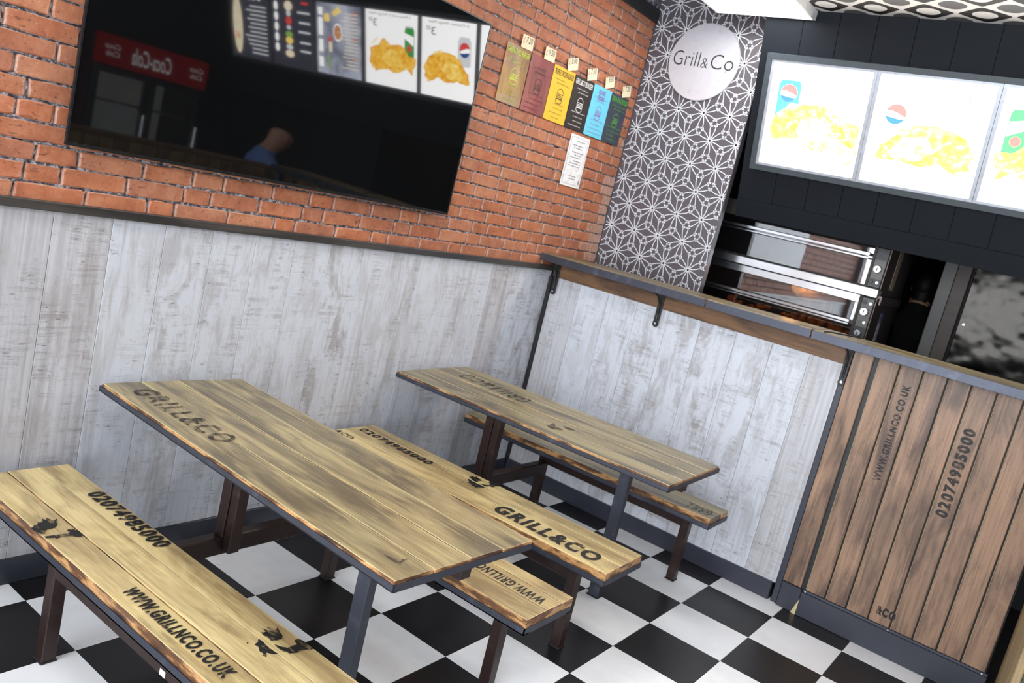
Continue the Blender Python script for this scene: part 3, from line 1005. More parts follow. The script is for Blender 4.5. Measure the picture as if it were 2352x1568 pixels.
# ================================================================== BAR SHELF
ZS = 1.437
sh = thing('bar_shelf', (2.3, -1.2, 1.40), 'long worn wooden bar shelf with dark steel front edge on black brackets', 'shelf')
sx0 = 2.12
yy = WY
for k, y1 in enumerate((-0.95, -1.52, -2.67)):
    p = MB().box(sx0 + 0.006, 2.40, y1 + 0.0008, yy - 0.001, 1.405, ZS + (0.002 if k == 1 else 0)).build('plank', M['shelfwood'], sh, bevel=0.003)
    MB().box(2.4008, 2.46, y1 + 0.0008, yy - 0.001, 1.405, ZS).build('plank', M['shelfwood'], sh, bevel=0.003)
    MB().box(sx0, sx0 + 0.005, y1 + 0.003, yy - 0.002, 1.392, ZS - 0.003).build('steel_edge', M['steel'], sh, bevel=0.0015)
    MB().box(sx0 + 0.005, sx0 + 0.045, y1 + 0.003, yy - 0.002, 1.398, 1.404).build('steel_flange', M['steel'], sh)
    yy = y1
for by in (0.088, -0.632, -1.689):
    br = MB()
    br.box(WX - 0.022, WX - 0.0145, by - 0.016, by + 0.016, 1.215, 1.397)
    br.prism([(math.cos(a) * 0.018, math.sin(a) * 0.018) for a in [R(20 * k) for k in range(18)]], (WX - 0.0145, by, 1.212), (0, 1, 0), (0, 0, 1), (-1, 0, 0), 0.0075)
    br.box(2.155, WX - 0.0145, by - 0.016, by + 0.016, 1.390, 1.3975)
    bo = br.build('bracket', M['black'], sh, bevel=0.0015)
    pts = [(2.165, by, 1.39), (2.215, by, 1.372), (2.252, by, 1.335), (2.268, by, 1.27), (WX - 0.022, by, 1.235)]
    MB().tube(pts, 0.006, 8).build('brace', M['black'], bo)
    MB().tube([(WX - 0.022, by, 1.214), (WX - 0.025, by, 1.214)], 0.006, 12).build('screw', M['chrome'], bo)
    MB().tube([(WX - 0.022, by, 1.36), (WX - 0.025, by, 1.36)], 0.006, 12).build('screw', M['black'], bo)

# ================================================================== PLANKED COUNTER
ct = thing('planked_counter', (2.29, -2.2, 0), 'brown stained plank counter front with black stencil lettering along the bar', 'counter')
gy = [-1.826, -1.9275, -2.033, -2.140, -2.243, -2.349, -2.456, -2.563, -2.669]
MB().box(2.285, 2.59, -2.67, -1.707, 0.0, 1.40).build('carcass', M['black'], ct)
MB().box(2.268, 2.285, -1.803, -1.708, 0.14, 1.40).build('plank', M['stain'], ct, bevel=0.0025)
for a, b in zip(gy[:-1], gy[1:]):
    p = MB().box(2.265, 2.285, b + 0.0045, a - 0.0045, 0.142, 1.40).build('plank', M['stain'], ct, bevel=0.0025)
    MB().box(2.2655, 2.2845, a - 0.0046, a - 0.0035, 0.143, 1.395).build('sawn_edge', M['edge_light'], ct)
MB().box(2.262, 2.285, -2.68, -1.82, 0.128, 0.1405).build('steel_strip', M['steel'], ct, bevel=0.001)
MB().box(2.255, 2.285, -2.68, -1.815, 0.0, 0.127).build('plinth', M['skirt'], ct, bevel=0.003)
MB().box(2.266, 2.2845, -1.812, -1.708, 0.0, 0.135).build('plinth_end', M['skirt'], ct, bevel=0.003)
bl = MB()
bl.add([(2.2545, -1.816, 0.0), (2.2545, -1.816, 0.088), (2.262, -1.79, 0.0), (2.268, -1.808, 0.06)], [(0, 1, 3), (0, 3, 2), (1, 0, 2), (1, 2, 3)])
bl.build('split_wood', M['edge_light'], ct)
for (yy, zz) in [(-1.83, 0.134), (-2.655, 0.134), (-2.24, 0.134)]:
    MB().tube([(2.262, yy, zz), (2.2605, yy, zz)], 0.004, 8).build('screw_head', M['chrome'], ct)
N_ = (-1, 0, 0)
lettering('stencil_lettering', 'WWW.GRILLNCO.CO.UK', M['paint_bridge_v'], (2.2645, -2.000, 0.805), (0, 0, 1), (0, 1, 0), 0.49, 0.036, N_, ct, 0.055, spacing=1.25)
lettering('stencil_lettering', '02074985000', M['paint_bridge_v'], (2.2645, -2.322, 0.75), (0, 0, 1), (0, 1, 0), 0.436, 0.056, N_, ct, 0.055, spacing=1.25)
lettering('stencil_lettering', '&CO', M['paint'], (2.2645, -2.163, 0.185), (0, -1, 0), (0, 0, 1), 0.09, 0.046, N_, ct, 0.065, spacing=1.25)
lettering('stencil_lettering', '020', M['paint_bridge_v'], (2.2645, -2.545, 1.235), (0, 0, 1), (0, 1, 0), 0.125, 0.055, N_, ct, 0.055, spacing=1.25)
# counter returning towards the viewer on the right
RY = -2.712
cr = thing('return_counter', (1.2, RY, 0), 'olive brown plank counter end at the right edge of the picture', 'counter')
MB().box(0.2, 2.24, RY - 0.2, RY - 0.021, 0.0, 1.38).build('backing_panel', M['black'], cr)
xx = 2.235
while xx > 0.25:
    MB().box(xx - 0.098, xx - 0.003, RY - 0.02, RY, 0.12, 1.38).build('plank', M['olive'], cr, bevel=0.003)
    xx -= 0.102
MB().box(0.2, 2.24, RY - 0.02, RY - 0.004, 0.0, 0.118).build('plinth', M['skirt'], cr, bevel=0.003)
MB().box(0.2, 2.24, RY - 0.22, RY - 0.006, 1.382, 1.41).build('worktop', M['stain_rail'], cr, bevel=0.003)
lettering('stencil_lettering', 'GRILL&CO', M['paint'], (2.165, RY + 0.0004, 0.2), (0, 0, 1), (1, 0, 0), 0.5, 0.055, (0, 1, 0), cr, 0.03)

# ================================================================== SIGN ON THE COLUMN
sg = thing('round_sign', (CX, -0.256, 2.77), 'round brushed silver sign lettered Grill&Co on the patterned column', 'sign')
MB().tube([(CX - 0.001, -0.256, 2.768), (CX - 0.012, -0.256, 2.768)], 0.231, 72).build('disc', plain('sign_satin_silver', S(206, 206, 214), 0.3, 0.35, var=0.03), sg, bevel=0.001)
lettering('sign_lettering', 'Grill', plain('sign_black_letters', S(36, 40, 42), 0.4), (CX - 0.012, -0.052, 2.735), (0, -1, 0), (0, 0, 1), 0.178, 0.088, (-1, 0, 0), sg, -0.012, eps=0.001)
lettering('sign_lettering', '&', bpy.data.materials['sign_black_letters'], (CX - 0.012, -0.243, 2.733), (0, -1, 0), (0, 0, 1), 0.046, 0.058, (-1, 0, 0), sg, -0.012, eps=0.001)
lettering('sign_lettering', 'Co', bpy.data.materials['sign_black_letters'], (CX - 0.012, -0.305, 2.733), (0, -1, 0), (0, 0, 1), 0.150, 0.088, (-1, 0, 0), sg, -0.012, eps=0.001)


# ================================================================== POSTERS, NOTES, CERTIFICATE
PY = WY - 0.004


def wpt(x, z, d=0.0):
    return (x, PY - d, z)


def wall_sheet(x0, x1, z0, z1, name, mat, t, thick=0.002, curl=0.0, slant=0.0):
    """thin sheet, slightly bowed off the wall"""
    n = 8
    v, f = [], []
    for k in range(n + 1):
        u = k / n
        for w in (0, 1):
            zz = z0 + (z1 - z0) * w
            bow = curl * math.sin(PI * u) + 0.002
            v.append((x0 + (x1 - x0) * u + slant * w, PY - bow, zz))
            v.append((x0 + (x1 - x0) * u + slant * w, PY - bow + thick, zz))
    for k in range(n):
        a = 4 * k
        f += [(a, a + 4, a + 6, a + 2), (a + 1, a + 3, a + 7, a + 5), (a, a + 1, a + 5, a + 4), (a + 2, a + 6, a + 7, a + 3)]
    f += [(0, 2, 3, 1), (4 * n, 4 * n + 1, 4 * n + 3, 4 * n + 2)]
    return MB().add(v, f).build(name, mat, t)


def burger(t, cx, cz, s, mat):
    b = MB()
    o, ax, ay = (0, PY - 0.0036, 0), (1, 0, 0), (0, 0, 1)
    w = 0.1 * s
    tp = [(cx + math.cos(a) * s, cz + s * 0.35 + math.sin(a) * s * 0.95) for a in [R(k * 12) for k in range(0, 16)]]
    b.ribbon(tp + [tp[0]], w, o, ax, ay)
    for k in range(3):
        zz = cz + s * (0.12 - 0.24 * k)
        b.ribbon([(cx - s * 1.05, zz), (cx - s * 0.5, zz - 0.1 * s), (cx, zz), (cx + s * 0.5, zz - 0.1 * s), (cx + s * 1.05, zz)], w, o, ax, ay)
    bt = [(cx - s, cz - s * 0.55)] + [(cx + math.cos(a) * s, cz - s * 0.75 + math.sin(a) * s * 0.55) for a in [R(180 + k * 15) for k in range(0, 13)]] + [(cx + s, cz - s * 0.55)]
    b.ribbon(bt + [bt[0]], w, o, ax, ay)
    b.build('burger_emblem', mat, t, fix=False)


def fine_print(t, x0, x1, zs, mat, name='fine_print', seed=1):
    r = random.Random(seed)
    b = MB()
    for zz in zs:
        a = x0 + r.uniform(0, 0.3) * (x1 - x0)
        c = x1 - r.uniform(0, 0.3) * (x1 - x0)
        x = a
        while x < c:
            w = r.uniform(0.008, 0.022)
            b.add([(x, PY - 0.0035, zz), (min(x + w, c), PY - 0.0035, zz), (min(x + w, c), PY - 0.0035, zz + 0.0055), (x, PY - 0.0035, zz + 0.0055)], [(0, 1, 2, 3)])
            x += w + 0.005
    o = b.build(name, mat, t, fix=False)
    tag(o, kind='stuff')


def gloss(name, col, var=0.06, coat=0.6):
    t = NT(name)
    nz = t.noise(t.mapped(t.coord(), (6, 6, 3)), 2.0, 3)
    d = tuple(c * (1 - var) for c in col[:3]) + (1,)
    h = tuple(min(1, c * (1 + var)) for c in col[:3]) + (1,)
    return t.pbr(t.ramp(nz, [(0.35, d), (0.65, h)]), 0.35, 0, t.bump(nz, 0.25, 0.02), coat=coat, coat_r=0.05)


pal = {'lime': S(190, 214, 60), 'dark': S(52, 22, 26), 'ink': S(70, 58, 24), 'white': S(235, 235, 232), 'purple': S(150, 92, 176), 'green': S(88, 172, 60)}
for k, v in pal.items():
    M['ink_' + k] = plain('ink_' + k, v, 0.5, var=0.03)
posters = [
    (1.362, 1.574, gloss('poster_amber', S(128, 90, 28), 0.3, 0.12), 'GREEN CHILLI BURGER', 'lime', 'burger poster in shiny amber plastic, leftmost of the six posters', 0.012),
    (1.582, 1.800, gloss('poster_maroon', S(128, 46, 50), 0.2, 0.25), None, 'dark', 'maroon burger poster with orange sheen between the amber and yellow posters', 0.008),
    (1.806, 2.022, plain('poster_yellow', S(222, 180, 40), 0.5, var=0.03), 'TRUFFLE CHICKEN BURGER', 'ink', 'bright yellow burger poster with dark lettering on the brick wall', 0.002),
    (2.028, 2.238, plain('poster_black', S(34, 27, 26), 0.4, var=0.05), 'GRILL&CO BURGER', 'white', 'black burger poster with white lettering beside the yellow one', 0.002),
    (2.244, 2.455, plain('poster_cyan', S(104, 194, 220), 0.5, var=0.03), 'ELVIS\nTHE KING', 'purple', 'light blue burger poster with purple lettering', 0.002),
    (2.458, 2.672, gloss('poster_navy', S(50, 56, 70), 0.1, 0.3), 'GREEN CHILLI BURGER', 'green', 'dark slate burger poster with green lettering, rightmost of the six posters', 0.003)]
ZP0, ZP1 = 2.172, 2.467
for k, (x0, x1, mt, title, ink, label, curl) in enumerate(posters):
    t = thing('burger_poster', ((x0 + x1) / 2, PY, ZP0), label, 'poster', 'burger posters on the brick wall')
    wall_sheet(x0, x1, ZP0, ZP1, 'sheet', mt, t, curl=0.0)
    w = x1 - x0
    im = M['ink_' + ink]
    if title:
        if '\n' in title:
            for q, s in enumerate(title.split('\n')):
                lettering('poster_title', s, im, wpt(x0 + 0.3 * w, ZP1 - 0.045 - 0.034 * q, 0.0032), (1, 0, 0), (0, 0, 1), w * 0.36, 0.026, (0, -1, 0), t, 0.02)
        else:
            lettering('poster_title', title, im, wpt(x0 + 0.05 * w, ZP1 - 0.046, 0.0032), (1, 0, 0), (0, 0, 1), w * 0.9, 0.030, (0, -1, 0), t, 0.008)
    else:
        fine_print(t, x0 + 0.2 * w, x1 - 0.1 * w, [ZP1 - 0.06, ZP1 - 0.085], im, 'poster_title', 40)
    burger(t, (x0 + x1) / 2, (ZP0 + ZP1) / 2 - 0.005, 0.031, im)
    dim = plain('faint_ink_%d' % k, tuple(a * 0.45 + b * 0.55 for a, b in zip(pal[ink][:3], mt.node_tree.nodes['Color Ramp'].color_ramp.elements[0].color[:3])) + (1,), 0.5)
    fine_print(t, x0 + 0.08 * w, x1 - 0.08 * w, [ZP0 + q for q in (0.02, 0.045, 0.07, 0.095, 0.205, 0.225)], dim, seed=k)
notes = [(1.517, 2.500, '7.20', 1), (1.734, 2.497, '9.50', 1), (1.967, 2.507, '8.00', 17), (2.185, 2.505, '7.50', 17), (2.395, 2.510, '8.50', 19), (2.611, 2.505, '7.20', 16)]
M['note'] = plain('cream_note_paper', S(226, 216, 184), 0.7, var=0.03)
M['pen'] = plain('black_pen', S(52, 48, 46), 0.6)
M['redpen'] = plain('red_pen', S(190, 120, 104), 0.6)
M['orn'] = {0: 'above the amber poster', 1: 'above the maroon poster', 2: 'above the yellow poster', 3: 'above the black poster', 4: 'above the light blue poster', 5: 'above the dark slate poster'}
for k, (x, zz, price, turn) in enumerate(notes):
    t = thing('price_note', (x, PY, zz), 'small cream handwritten price note ' + M['orn'][k], 'price note', 'handwritten price notes')
    a = R(turn)
    o = MB().prism([(-0.05, -0.033), (0.05, -0.033), (0.05, 0.033), (-0.05, 0.033)], (x, PY - 0.006, zz), (math.cos(a), 0, math.sin(a)), (-math.sin(a), 0, math.cos(a)), (0, -1, 0), 0.0012).build('paper', M['note'], t)
    lettering('handwritten_price', price, M['pen'], (x - 0.018, PY - 0.0072, zz - 0.004), (math.cos(a), 0, math.sin(a)), (-math.sin(a), 0, math.cos(a)), 0.056, 0.030, (0, -1, 0), t, 0.0, 0.15)
    lettering('currency_mark', '£', M['redpen'], (x - 0.042, PY - 0.0072, zz - 0.012), (math.cos(a), 0, math.sin(a)), (-math.sin(a), 0, math.cos(a)), 0.014, 0.03, (0, -1, 0), t, 0.0)
t = thing('certificate', (2.235, PY, 1.85), 'white A4 certificate sheet with thin border below the posters', 'certificate')
wall_sheet(2.127, 2.343, 1.851, 2.152, 'sheet', M['white'], t)
M['ink_grey'] = plain('ink_grey', S(150, 152, 156), 0.6)
b = MB()
x0, x1, z0, z1 = 2.14, 2.33, 1.866, 2.138
b.ribbon([(x0, z0), (x1, z0), (x1, z1), (x0, z1)], 0.003, (0, PY - 0.0034, 0), (1, 0, 0), (0, 0, 1), True)
b.build('border', M['ink_grey'], t, fix=False)
fine_print(t, 2.165, 2.31, [2.115, 2.09, 2.075, 2.05, 2.035, 2.02, 2.0, 1.985, 1.97, 1.91, 1.895], M['ink_grey'], seed=77)
b = MB()
for q in range(4):
    b.add([(2.315, PY - 0.0035, 1.875 + q * 0.006), (2.325, PY - 0.0035, 1.875 + q * 0.006), (2.325, PY - 0.0035, 1.879 + q * 0.006), (2.315, PY - 0.0035, 1.879 + q * 0.006)], [(0, 1, 2, 3)])
tag(b.build('small_seal', M['ink_dark'], t, fix=False), kind='stuff')

# ================================================================== BACKLIT MENU BOARDS
EB = 8.5


def lit(name, col, k=1.0):
    return emit(name, tuple(col[:3]) + (1,), EB * k)


def lit_noise(name, stops, scale, k=1.0):
    t = NT(name)
    nz = t.noise(t.mapped(t.coord(), (1, 1, 1)), scale, 5, 0.65)
    e = t.n('ShaderNodeEmission')
    t.l(t.ramp(nz, stops), e.inputs[0])
    e.inputs[1].default_value = EB * k
    t.l(e.outputs[0], t.out.inputs[0])
    return t.m


M['b_white'] = lit('backlit_white', (1, 1, 1))
M['b_dark'] = lit('backlit_charcoal', (0.035, 0.035, 0.05))
M['b_grey'] = lit_noise('backlit_blue_grey', [(0.35, (0.12, 0.13, 0.18, 1)), (0.65, (0.5, 0.53, 0.62, 1))], 3.0)
M['b_chick'] = lit_noise('backlit_chicken', [(0.3, (0.62, 0.22, 0.015, 1)), (0.5, (0.85, 0.45, 0.04, 1)), (0.72, (0.95, 0.68, 0.16, 1))], 26)
M['b_chick2'] = lit_noise('backlit_chicken_pale', [(0.3, (0.75, 0.36, 0.03, 1)), (0.5, (0.9, 0.58, 0.10, 1)), (0.72, (1, 0.8, 0.3, 1))], 22)
M['b_fries'] = lit_noise('backlit_fries', [(0.35, (0.8, 0.5, 0.06, 1)), (0.65, (0.98, 0.8, 0.3, 1))], 40)
M['b_blue'] = lit('backlit_blue', (0.03, 0.13, 0.30))
M['b_navy'] = lit('backlit_navy', (0.02, 0.06, 0.22))
M['b_red'] = lit('backlit_red', (0.62, 0.055, 0.05))
M['b_silver'] = lit('backlit_silver', (0.6, 0.62, 0.64))
M['b_green'] = lit('backlit_green', (0.03, 0.28, 0.05))
M['b_text'] = lit('backlit_grey_text', (0.085, 0.085, 0.09))
M['b_orange'] = lit('backlit_orange', (0.5, 0.12, 0.04))
M['b_lime'] = lit('backlit_leaf', (0.22, 0.38, 0.08))
M['b_cream'] = lit('backlit_cream', (0.8, 0.68, 0.5))
M['frame_silver'] = plain('silver_frame', S(176, 180, 188), 0.35, 0.4)
BD = 0.025
menu_labels = [
    'glowing menu board with a blue drink can and fried chicken, nearest the column',
    'glowing white menu board with pale fried chicken, second from the column',
    'glowing menu board with a green drink can, cut by the right edge',
    'pale grey backlit menu board mirrored in the television beside the green can board',
    'dark backlit menu board with a stacked burger, seen only as a reflection in the television',
    'dark backlit menu board with a pizza, seen only as a reflection in the television']
edges = [(-0.769, -1.310), (-1.349, -1.903), (-1.943, -2.534), (-2.582, -3.145), (-3.193, -3.755), (-3.807, -4.367)]
HB = 0.557
boards = []
for k, (ya, yb) in enumerate(edges):
    t = thing('menu_board', fpt((ya + yb) / 2, 0), menu_labels[k], 'menu board', 'backlit menu boards over the counter')
    bg = M['b_white'] if k < 3 else (M['b_grey'] if k == 3 else M['b_dark'])
    fbox(yb, ya, 0.0, HB, 0.004, BD).build('lit_panel', bg, t)
    b = MB()
    e0, e1 = 0.019, 0.014
    for args in ((yb - e0, yb, -e1, HB + e1), (ya, ya + e0, -e1, HB + e1), (yb, ya, -e1, 0), (yb, ya, HB, HB + e1)):
        q = fbox(*args, 0.0015, BD + 0.009)
        b.add(q.v, q.f)
    b.build('frame', M['frame_silver'], t)
    boards.append(t)
b = MB()
for args in ((-4.42, -0.72, -0.045, -0.0145), (-4.42, -0.72, HB + 0.0145, HB + 0.045), (-0.749, -0.72, -0.0145, HB + 0.0145), (-4.42, -4.388, -0.0145, HB + 0.0145)):
    q = fbox(*args, 0.001, BD + 0.016)
    b.add(q.v, q.f)
struct(b.build('trim_6', M['fascia_frame']))


class PrintLayer:
    d = BD + 0.0006


def bprint(k, name, pts, mat, up=0):
    return flat_poly(name, [fpt(y, s, BD + 0.0006 + 0.0006 * up) for y, s in pts], mat, boards[k])


def bell(k, name, cy, cs, ry, rs, mat, up=0, n=28, a0=0, a1=360):
    return bprint(k, name, [(cy + math.cos(R(a0 + (a1 - a0) * q / n)) * ry, cs + math.sin(R(a0 + (a1 - a0) * q / n)) * rs) for q in range(n + (0 if a1 - a0 == 360 else 1))], mat, up)


def btext(k, s, y0, s0, w, h, mat, bold=0.0, name='menu_lettering'):
    return lettering(name, s, mat, fpt(y0, s0, BD + 0.002), (0, -1, 0), FU, w, h, FN, boards[k], bold)


def lumpy(pts, amp, n, seed):
    r = random.Random(seed)
    out = []
    m_ = len(pts)
    for i in range(m_):
        a, b2 = pts[i], pts[(i + 1) % m_]
        for q in range(n):
            u = q / n
            out.append((a[0] + (b2[0] - a[0]) * u + r.uniform(-amp, amp), a[1] + (b2[1] - a[1]) * u + r.uniform(-amp, amp)))
    return out


def fries(k, cy, cs, spread, nfr, seed):
    r = random.Random(seed)
    for q in range(nfr):
        y, s = cy + r.uniform(-spread, spread), cs + r.uniform(-0.05, 0.05)
        a = r.uniform(-0.9, 0.9)
        L, w = r.uniform(0.05, 0.1), 0.008
        dy, ds = math.cos(a) * L, math.sin(a) * L
        bprint(k, 'fries_print', [(y, s), (y + dy, s + ds), (y + dy - w * math.sin(a), s + ds + w * math.cos(a)), (y - w * math.sin(a), s + w * math.cos(a))], M['b_fries'], 2)


def can(k, y0, y1, s0, s1, mat):
    w = y1 - y0
    bprint(k, 'can_print', [(y0, s0 + 0.01), (y0 + 0.1 * w, s0), (y1 - 0.1 * w, s0), (y1, s0 + 0.01), (y1, s1 - 0.03), (y1 - 0.14 * w, s1), (y0 + 0.14 * w, s1), (y0, s1 - 0.03)], mat, 1)
    bprint(k, 'can_lid_print', [(y0 + 0.14 * w, s1 - 0.008), (y1 - 0.14 * w, s1 - 0.008), (y1 - 0.14 * w, s1 + 0.004), (y0 + 0.14 * w, s1 + 0.004)], M['b_silver'], 2)


def globe(k, cy, cs, r):
    bell(k, 'emblem_print', cy, cs, r, r, M['b_white'], 3)
    bprint(k, 'emblem_print', [(cy + math.cos(R(a)) * r, cs + math.sin(R(a)) * r) for a in range(15, 196, 10)] + [(cy - r * 0.3, cs + r * 0.05), (cy + r * 0.35, cs + r * 0.25)], M['b_red'], 4)
    bprint(k, 'emblem_print', [(cy + math.cos(R(a)) * r, cs + math.sin(R(a)) * r) for a in range(205, 346, 10)] + [(cy + r * 0.3, cs - r * 0.35), (cy - r * 0.4, cs - r * 0.45)], M['b_navy'], 4)


# board 1
can(0, -0.940, -0.812, 0.24, 0.478, M['b_blue'])
globe(0, -0.876, 0.40, 0.048)
chick1 = [(-0.793, 0.187), (-0.807, 0.26), (-0.893, 0.343), (-1.004, 0.355), (-1.1, 0.349), (-1.187, 0.302), (-1.262, 0.276), (-1.300, 0.265), (-1.303, 0.131), (-1.272, 0.063), (-1.211, 0.091), (-1.129, 0.108), (-1.064, 0.112), (-0.985, 0.139), (-0.94, 0.163), (-0.827, 0.141)]
bprint(0, 'chicken_print', lumpy(chick1, 0.006, 4, 3), M['b_chick'], 2)
fries(0, -1.2, 0.24, 0.07, 14, 5)
drum = [(-0.948, 0.211), (-0.972, 0.262), (-1.04, 0.291), (-1.097, 0.281), (-1.184, 0.195), (-1.296, 0.137), (-1.297, 0.091), (-1.247, 0.067), (-1.07, 0.121), (-0.984, 0.146)]
bprint(0, 'chicken_print', lumpy(drum, 0.005, 4, 8), M['b_chick2'], 4)
btext(0, '3', -1.178, 0.45, 0.05, 0.05, M['b_text'])
# board 2
can(1, -1.53, -1.40, 0.25, 0.45, M['b_silver'])
globe(1, -1.462, 0.365, 0.052)
chick2 = [(-1.405, 0.126), (-1.414, 0.196), (-1.507, 0.285), (-1.55, 0.322), (-1.677, 0.328), (-1.824, 0.289), (-1.874, 0.219), (-1.865, 0.138), (-1.832, 0.102), (-1.725, 0.14), (-1.616, 0.112), (-1.524, 0.133)]
bprint(1, 'chicken_print', lumpy(chick2, 0.008, 4, 11), M['b_chick'], 3)
bprint(1, 'chicken_print', lumpy([(-1.45, 0.16), (-1.52, 0.25), (-1.62, 0.27), (-1.70, 0.21), (-1.62, 0.15), (-1.52, 0.14)], 0.007, 4, 12), M['b_chick2'], 4)
fries(1, -1.78, 0.27, 0.06, 16, 15)
btext(1, '6 Chicken Wings Meal', -1.43, 0.518, 0.40, 0.024, M['b_text'])
btext(1, '3', -1.760, 0.44, 0.045, 0.055, M['b_text'])
btext(1, '30', -1.812, 0.470, 0.045, 0.03, M['b_text'])
# board 3
can(2, -2.09, -1.985, 0.22, 0.468, M['b_green'])
bprint(2, 'can_print', [(-1.99, 0.40), (-2.09, 0.42), (-2.09, 0.38), (-1.99, 0.33)], M['b_white'], 3)
bell(2, 'emblem_print', -2.035, 0.31, 0.025, 0.025, M['b_red'], 4)
chick3 = [(-1.958, 0.242), (-2.034, 0.256), (-2.11, 0.326), (-2.25, 0.32), (-2.33, 0.36), (-2.40, 0.30), (-2.48, 0.27), (-2.49, 0.16), (-2.42, 0.10), (-2.30, 0.13), (-2.18, 0.11), (-2.066, 0.149), (-1.999, 0.121)]
bprint(2, 'chicken_print', lumpy(chick3, 0.008, 4, 21), M['b_chick'], 3)
bprint(2, 'chicken_print', lumpy([(-2.10, 0.17), (-2.16, 0.27), (-2.28, 0.28), (-2.36, 0.20), (-2.26, 0.15)], 0.007, 4, 22), M['b_chick2'], 4)
fries(2, -2.42, 0.28, 0.06, 14, 25)
btext(2, '1 Piece and 3 Wings Meal', -2.03, 0.518, 0.46, 0.024, M['b_text'])
btext(2, '3', -2.40, 0.44, 0.045, 0.055, M['b_text'])
btext(2, '30', -2.452, 0.470, 0.045, 0.03, M['b_text'])


def bars(k, y0, y1, s_list, mat, h=0.008, seed=0):
    r = random.Random(seed)
    b = MB()
    for s in s_list:
        e = y1 + (y0 - y1) * r.uniform(0, 0.35)
        b.add([fpt(y0, s, BD + 0.0012), fpt(e, s, BD + 0.0012), fpt(e, s + h, BD + 0.0012), fpt(y0, s + h, BD + 0.0012)], [(0, 1, 2, 3)])
    tag(b.build('menu_text_lines', mat, boards[k], fix=False), kind='stuff')


# board 4 (pale), 5 and 6 (dark): known from the television's reflection
bars(3, -2.63, -2.84, [0.07 + 0.028 * q for q in range(16)], M['b_cream'], 0.007, 1)
bars(3, -2.63, -2.72, [0.50, 0.30, 0.15], M['b_orange'], 0.01, 2)
for s0, s1 in ((0.46, 0.52), (0.30, 0.44), (0.17, 0.27), (0.05, 0.13)):
    bprint(3, 'price_strip', [(-3.07, s0), (-3.125, s0), (-3.125, s1), (-3.07, s1)], M['b_white'], 1)
bell(3, 'salad_print', -2.88, 0.34, 0.055, 0.07, M['b_white'], 1)
bell(3, 'salad_print', -2.88, 0.34, 0.046, 0.058, lit_noise('backlit_salad', [(0.35, (0.1, 0.3, 0.05, 1)), (0.5, (0.6, 0.15, 0.1, 1)), (0.65, (0.7, 0.65, 0.3, 1))], 60), 2)
bprint(3, 'wrap_print', lumpy([(-2.83, 0.50), (-2.92, 0.46), (-2.95, 0.49), (-2.87, 0.54)], 0.003, 3, 5), M['b_fries'], 1)
bprint(3, 'fries_print', lumpy([(-2.98, 0.42), (-3.05, 0.41), (-3.05, 0.47), (-2.99, 0.48)], 0.006, 3, 6), M['b_fries'], 1)
bprint(3, 'bottle_print', [(-2.955, 0.18), (-2.995, 0.18), (-2.995, 0.29), (-2.955, 0.29)], M['b_cream'], 1)
bprint(3, 'bottle_print', [(-2.955, 0.26), (-2.995, 0.26), (-2.995, 0.30), (-2.955, 0.30)], M['b_red'], 2)
bprint(3, 'bottle_print', [(-2.97, 0.05), (-3.0, 0.05), (-3.01, 0.15), (-2.99, 0.16)], M['b_lime'], 1)
for q in range(5):
    bell(4, 'price_bubble', -3.705, 0.14 + 0.085 * q, 0.027, 0.037, M['b_white'], 1)
for (s, ry, rs, mt) in [(0.49, 0.055, 0.04, 'b_cream'), (0.43, 0.03, 0.025, 'b_silver'), (0.37, 0.04, 0.034, 'b_red'), (0.315, 0.03, 0.018, 'b_silver'), (0.26, 0.05, 0.025, 'b_lime'), (0.21, 0.05, 0.03, 'b_fries'), (0.155, 0.045, 0.022, 'b_silver'), (0.10, 0.06, 0.03, 'b_cream')]:
    bell(4, 'burger_layer_print', -3.53, s, ry, rs, M[mt], 1)
bars(4, -3.24, -3.42, [0.44, 0.36, 0.285, 0.20, 0.13], M['b_silver'], 0.016, 3)
bars(4, -3.26, -3.36, [0.515], M['b_red'], 0.02, 4)
bell(5, 'pizza_print', -4.29, 0.27, 0.07, 0.25, M['b_cream'], 1)
bell(5, 'pizza_print', -4.29, 0.27, 0.058, 0.22, lit_noise('backlit_pizza', [(0.35, (0.55, 0.25, 0.12, 1)), (0.5, (0.8, 0.72, 0.55, 1)), (0.68, (0.25, 0.35, 0.12, 1))], 30), 2)
bars(5, -3.85, -4.18, [0.04 + 0.036 * q for q in range(12)], M['b_silver'], 0.011, 6)
for q in range(3):
    bell(5, 'price_bubble', -3.95 - 0.075 * q, 0.52, 0.022, 0.026, M['b_white'], 1)

# ================================================================== KITCHEN: HOT-FOOD OVEN
OX = 3.10
ov = thing('deck_oven', (3.45, -0.9, 0), 'two-deck stainless steel oven with glass fronts and silver knobs behind the bar', 'oven')
M['inner'] = plain('oven_inside', S(40, 37, 35), 0.5, 0.3)
YA, YB = -0.30, -1.475          # glass fronts
YE = -1.55                      # right end with the controls
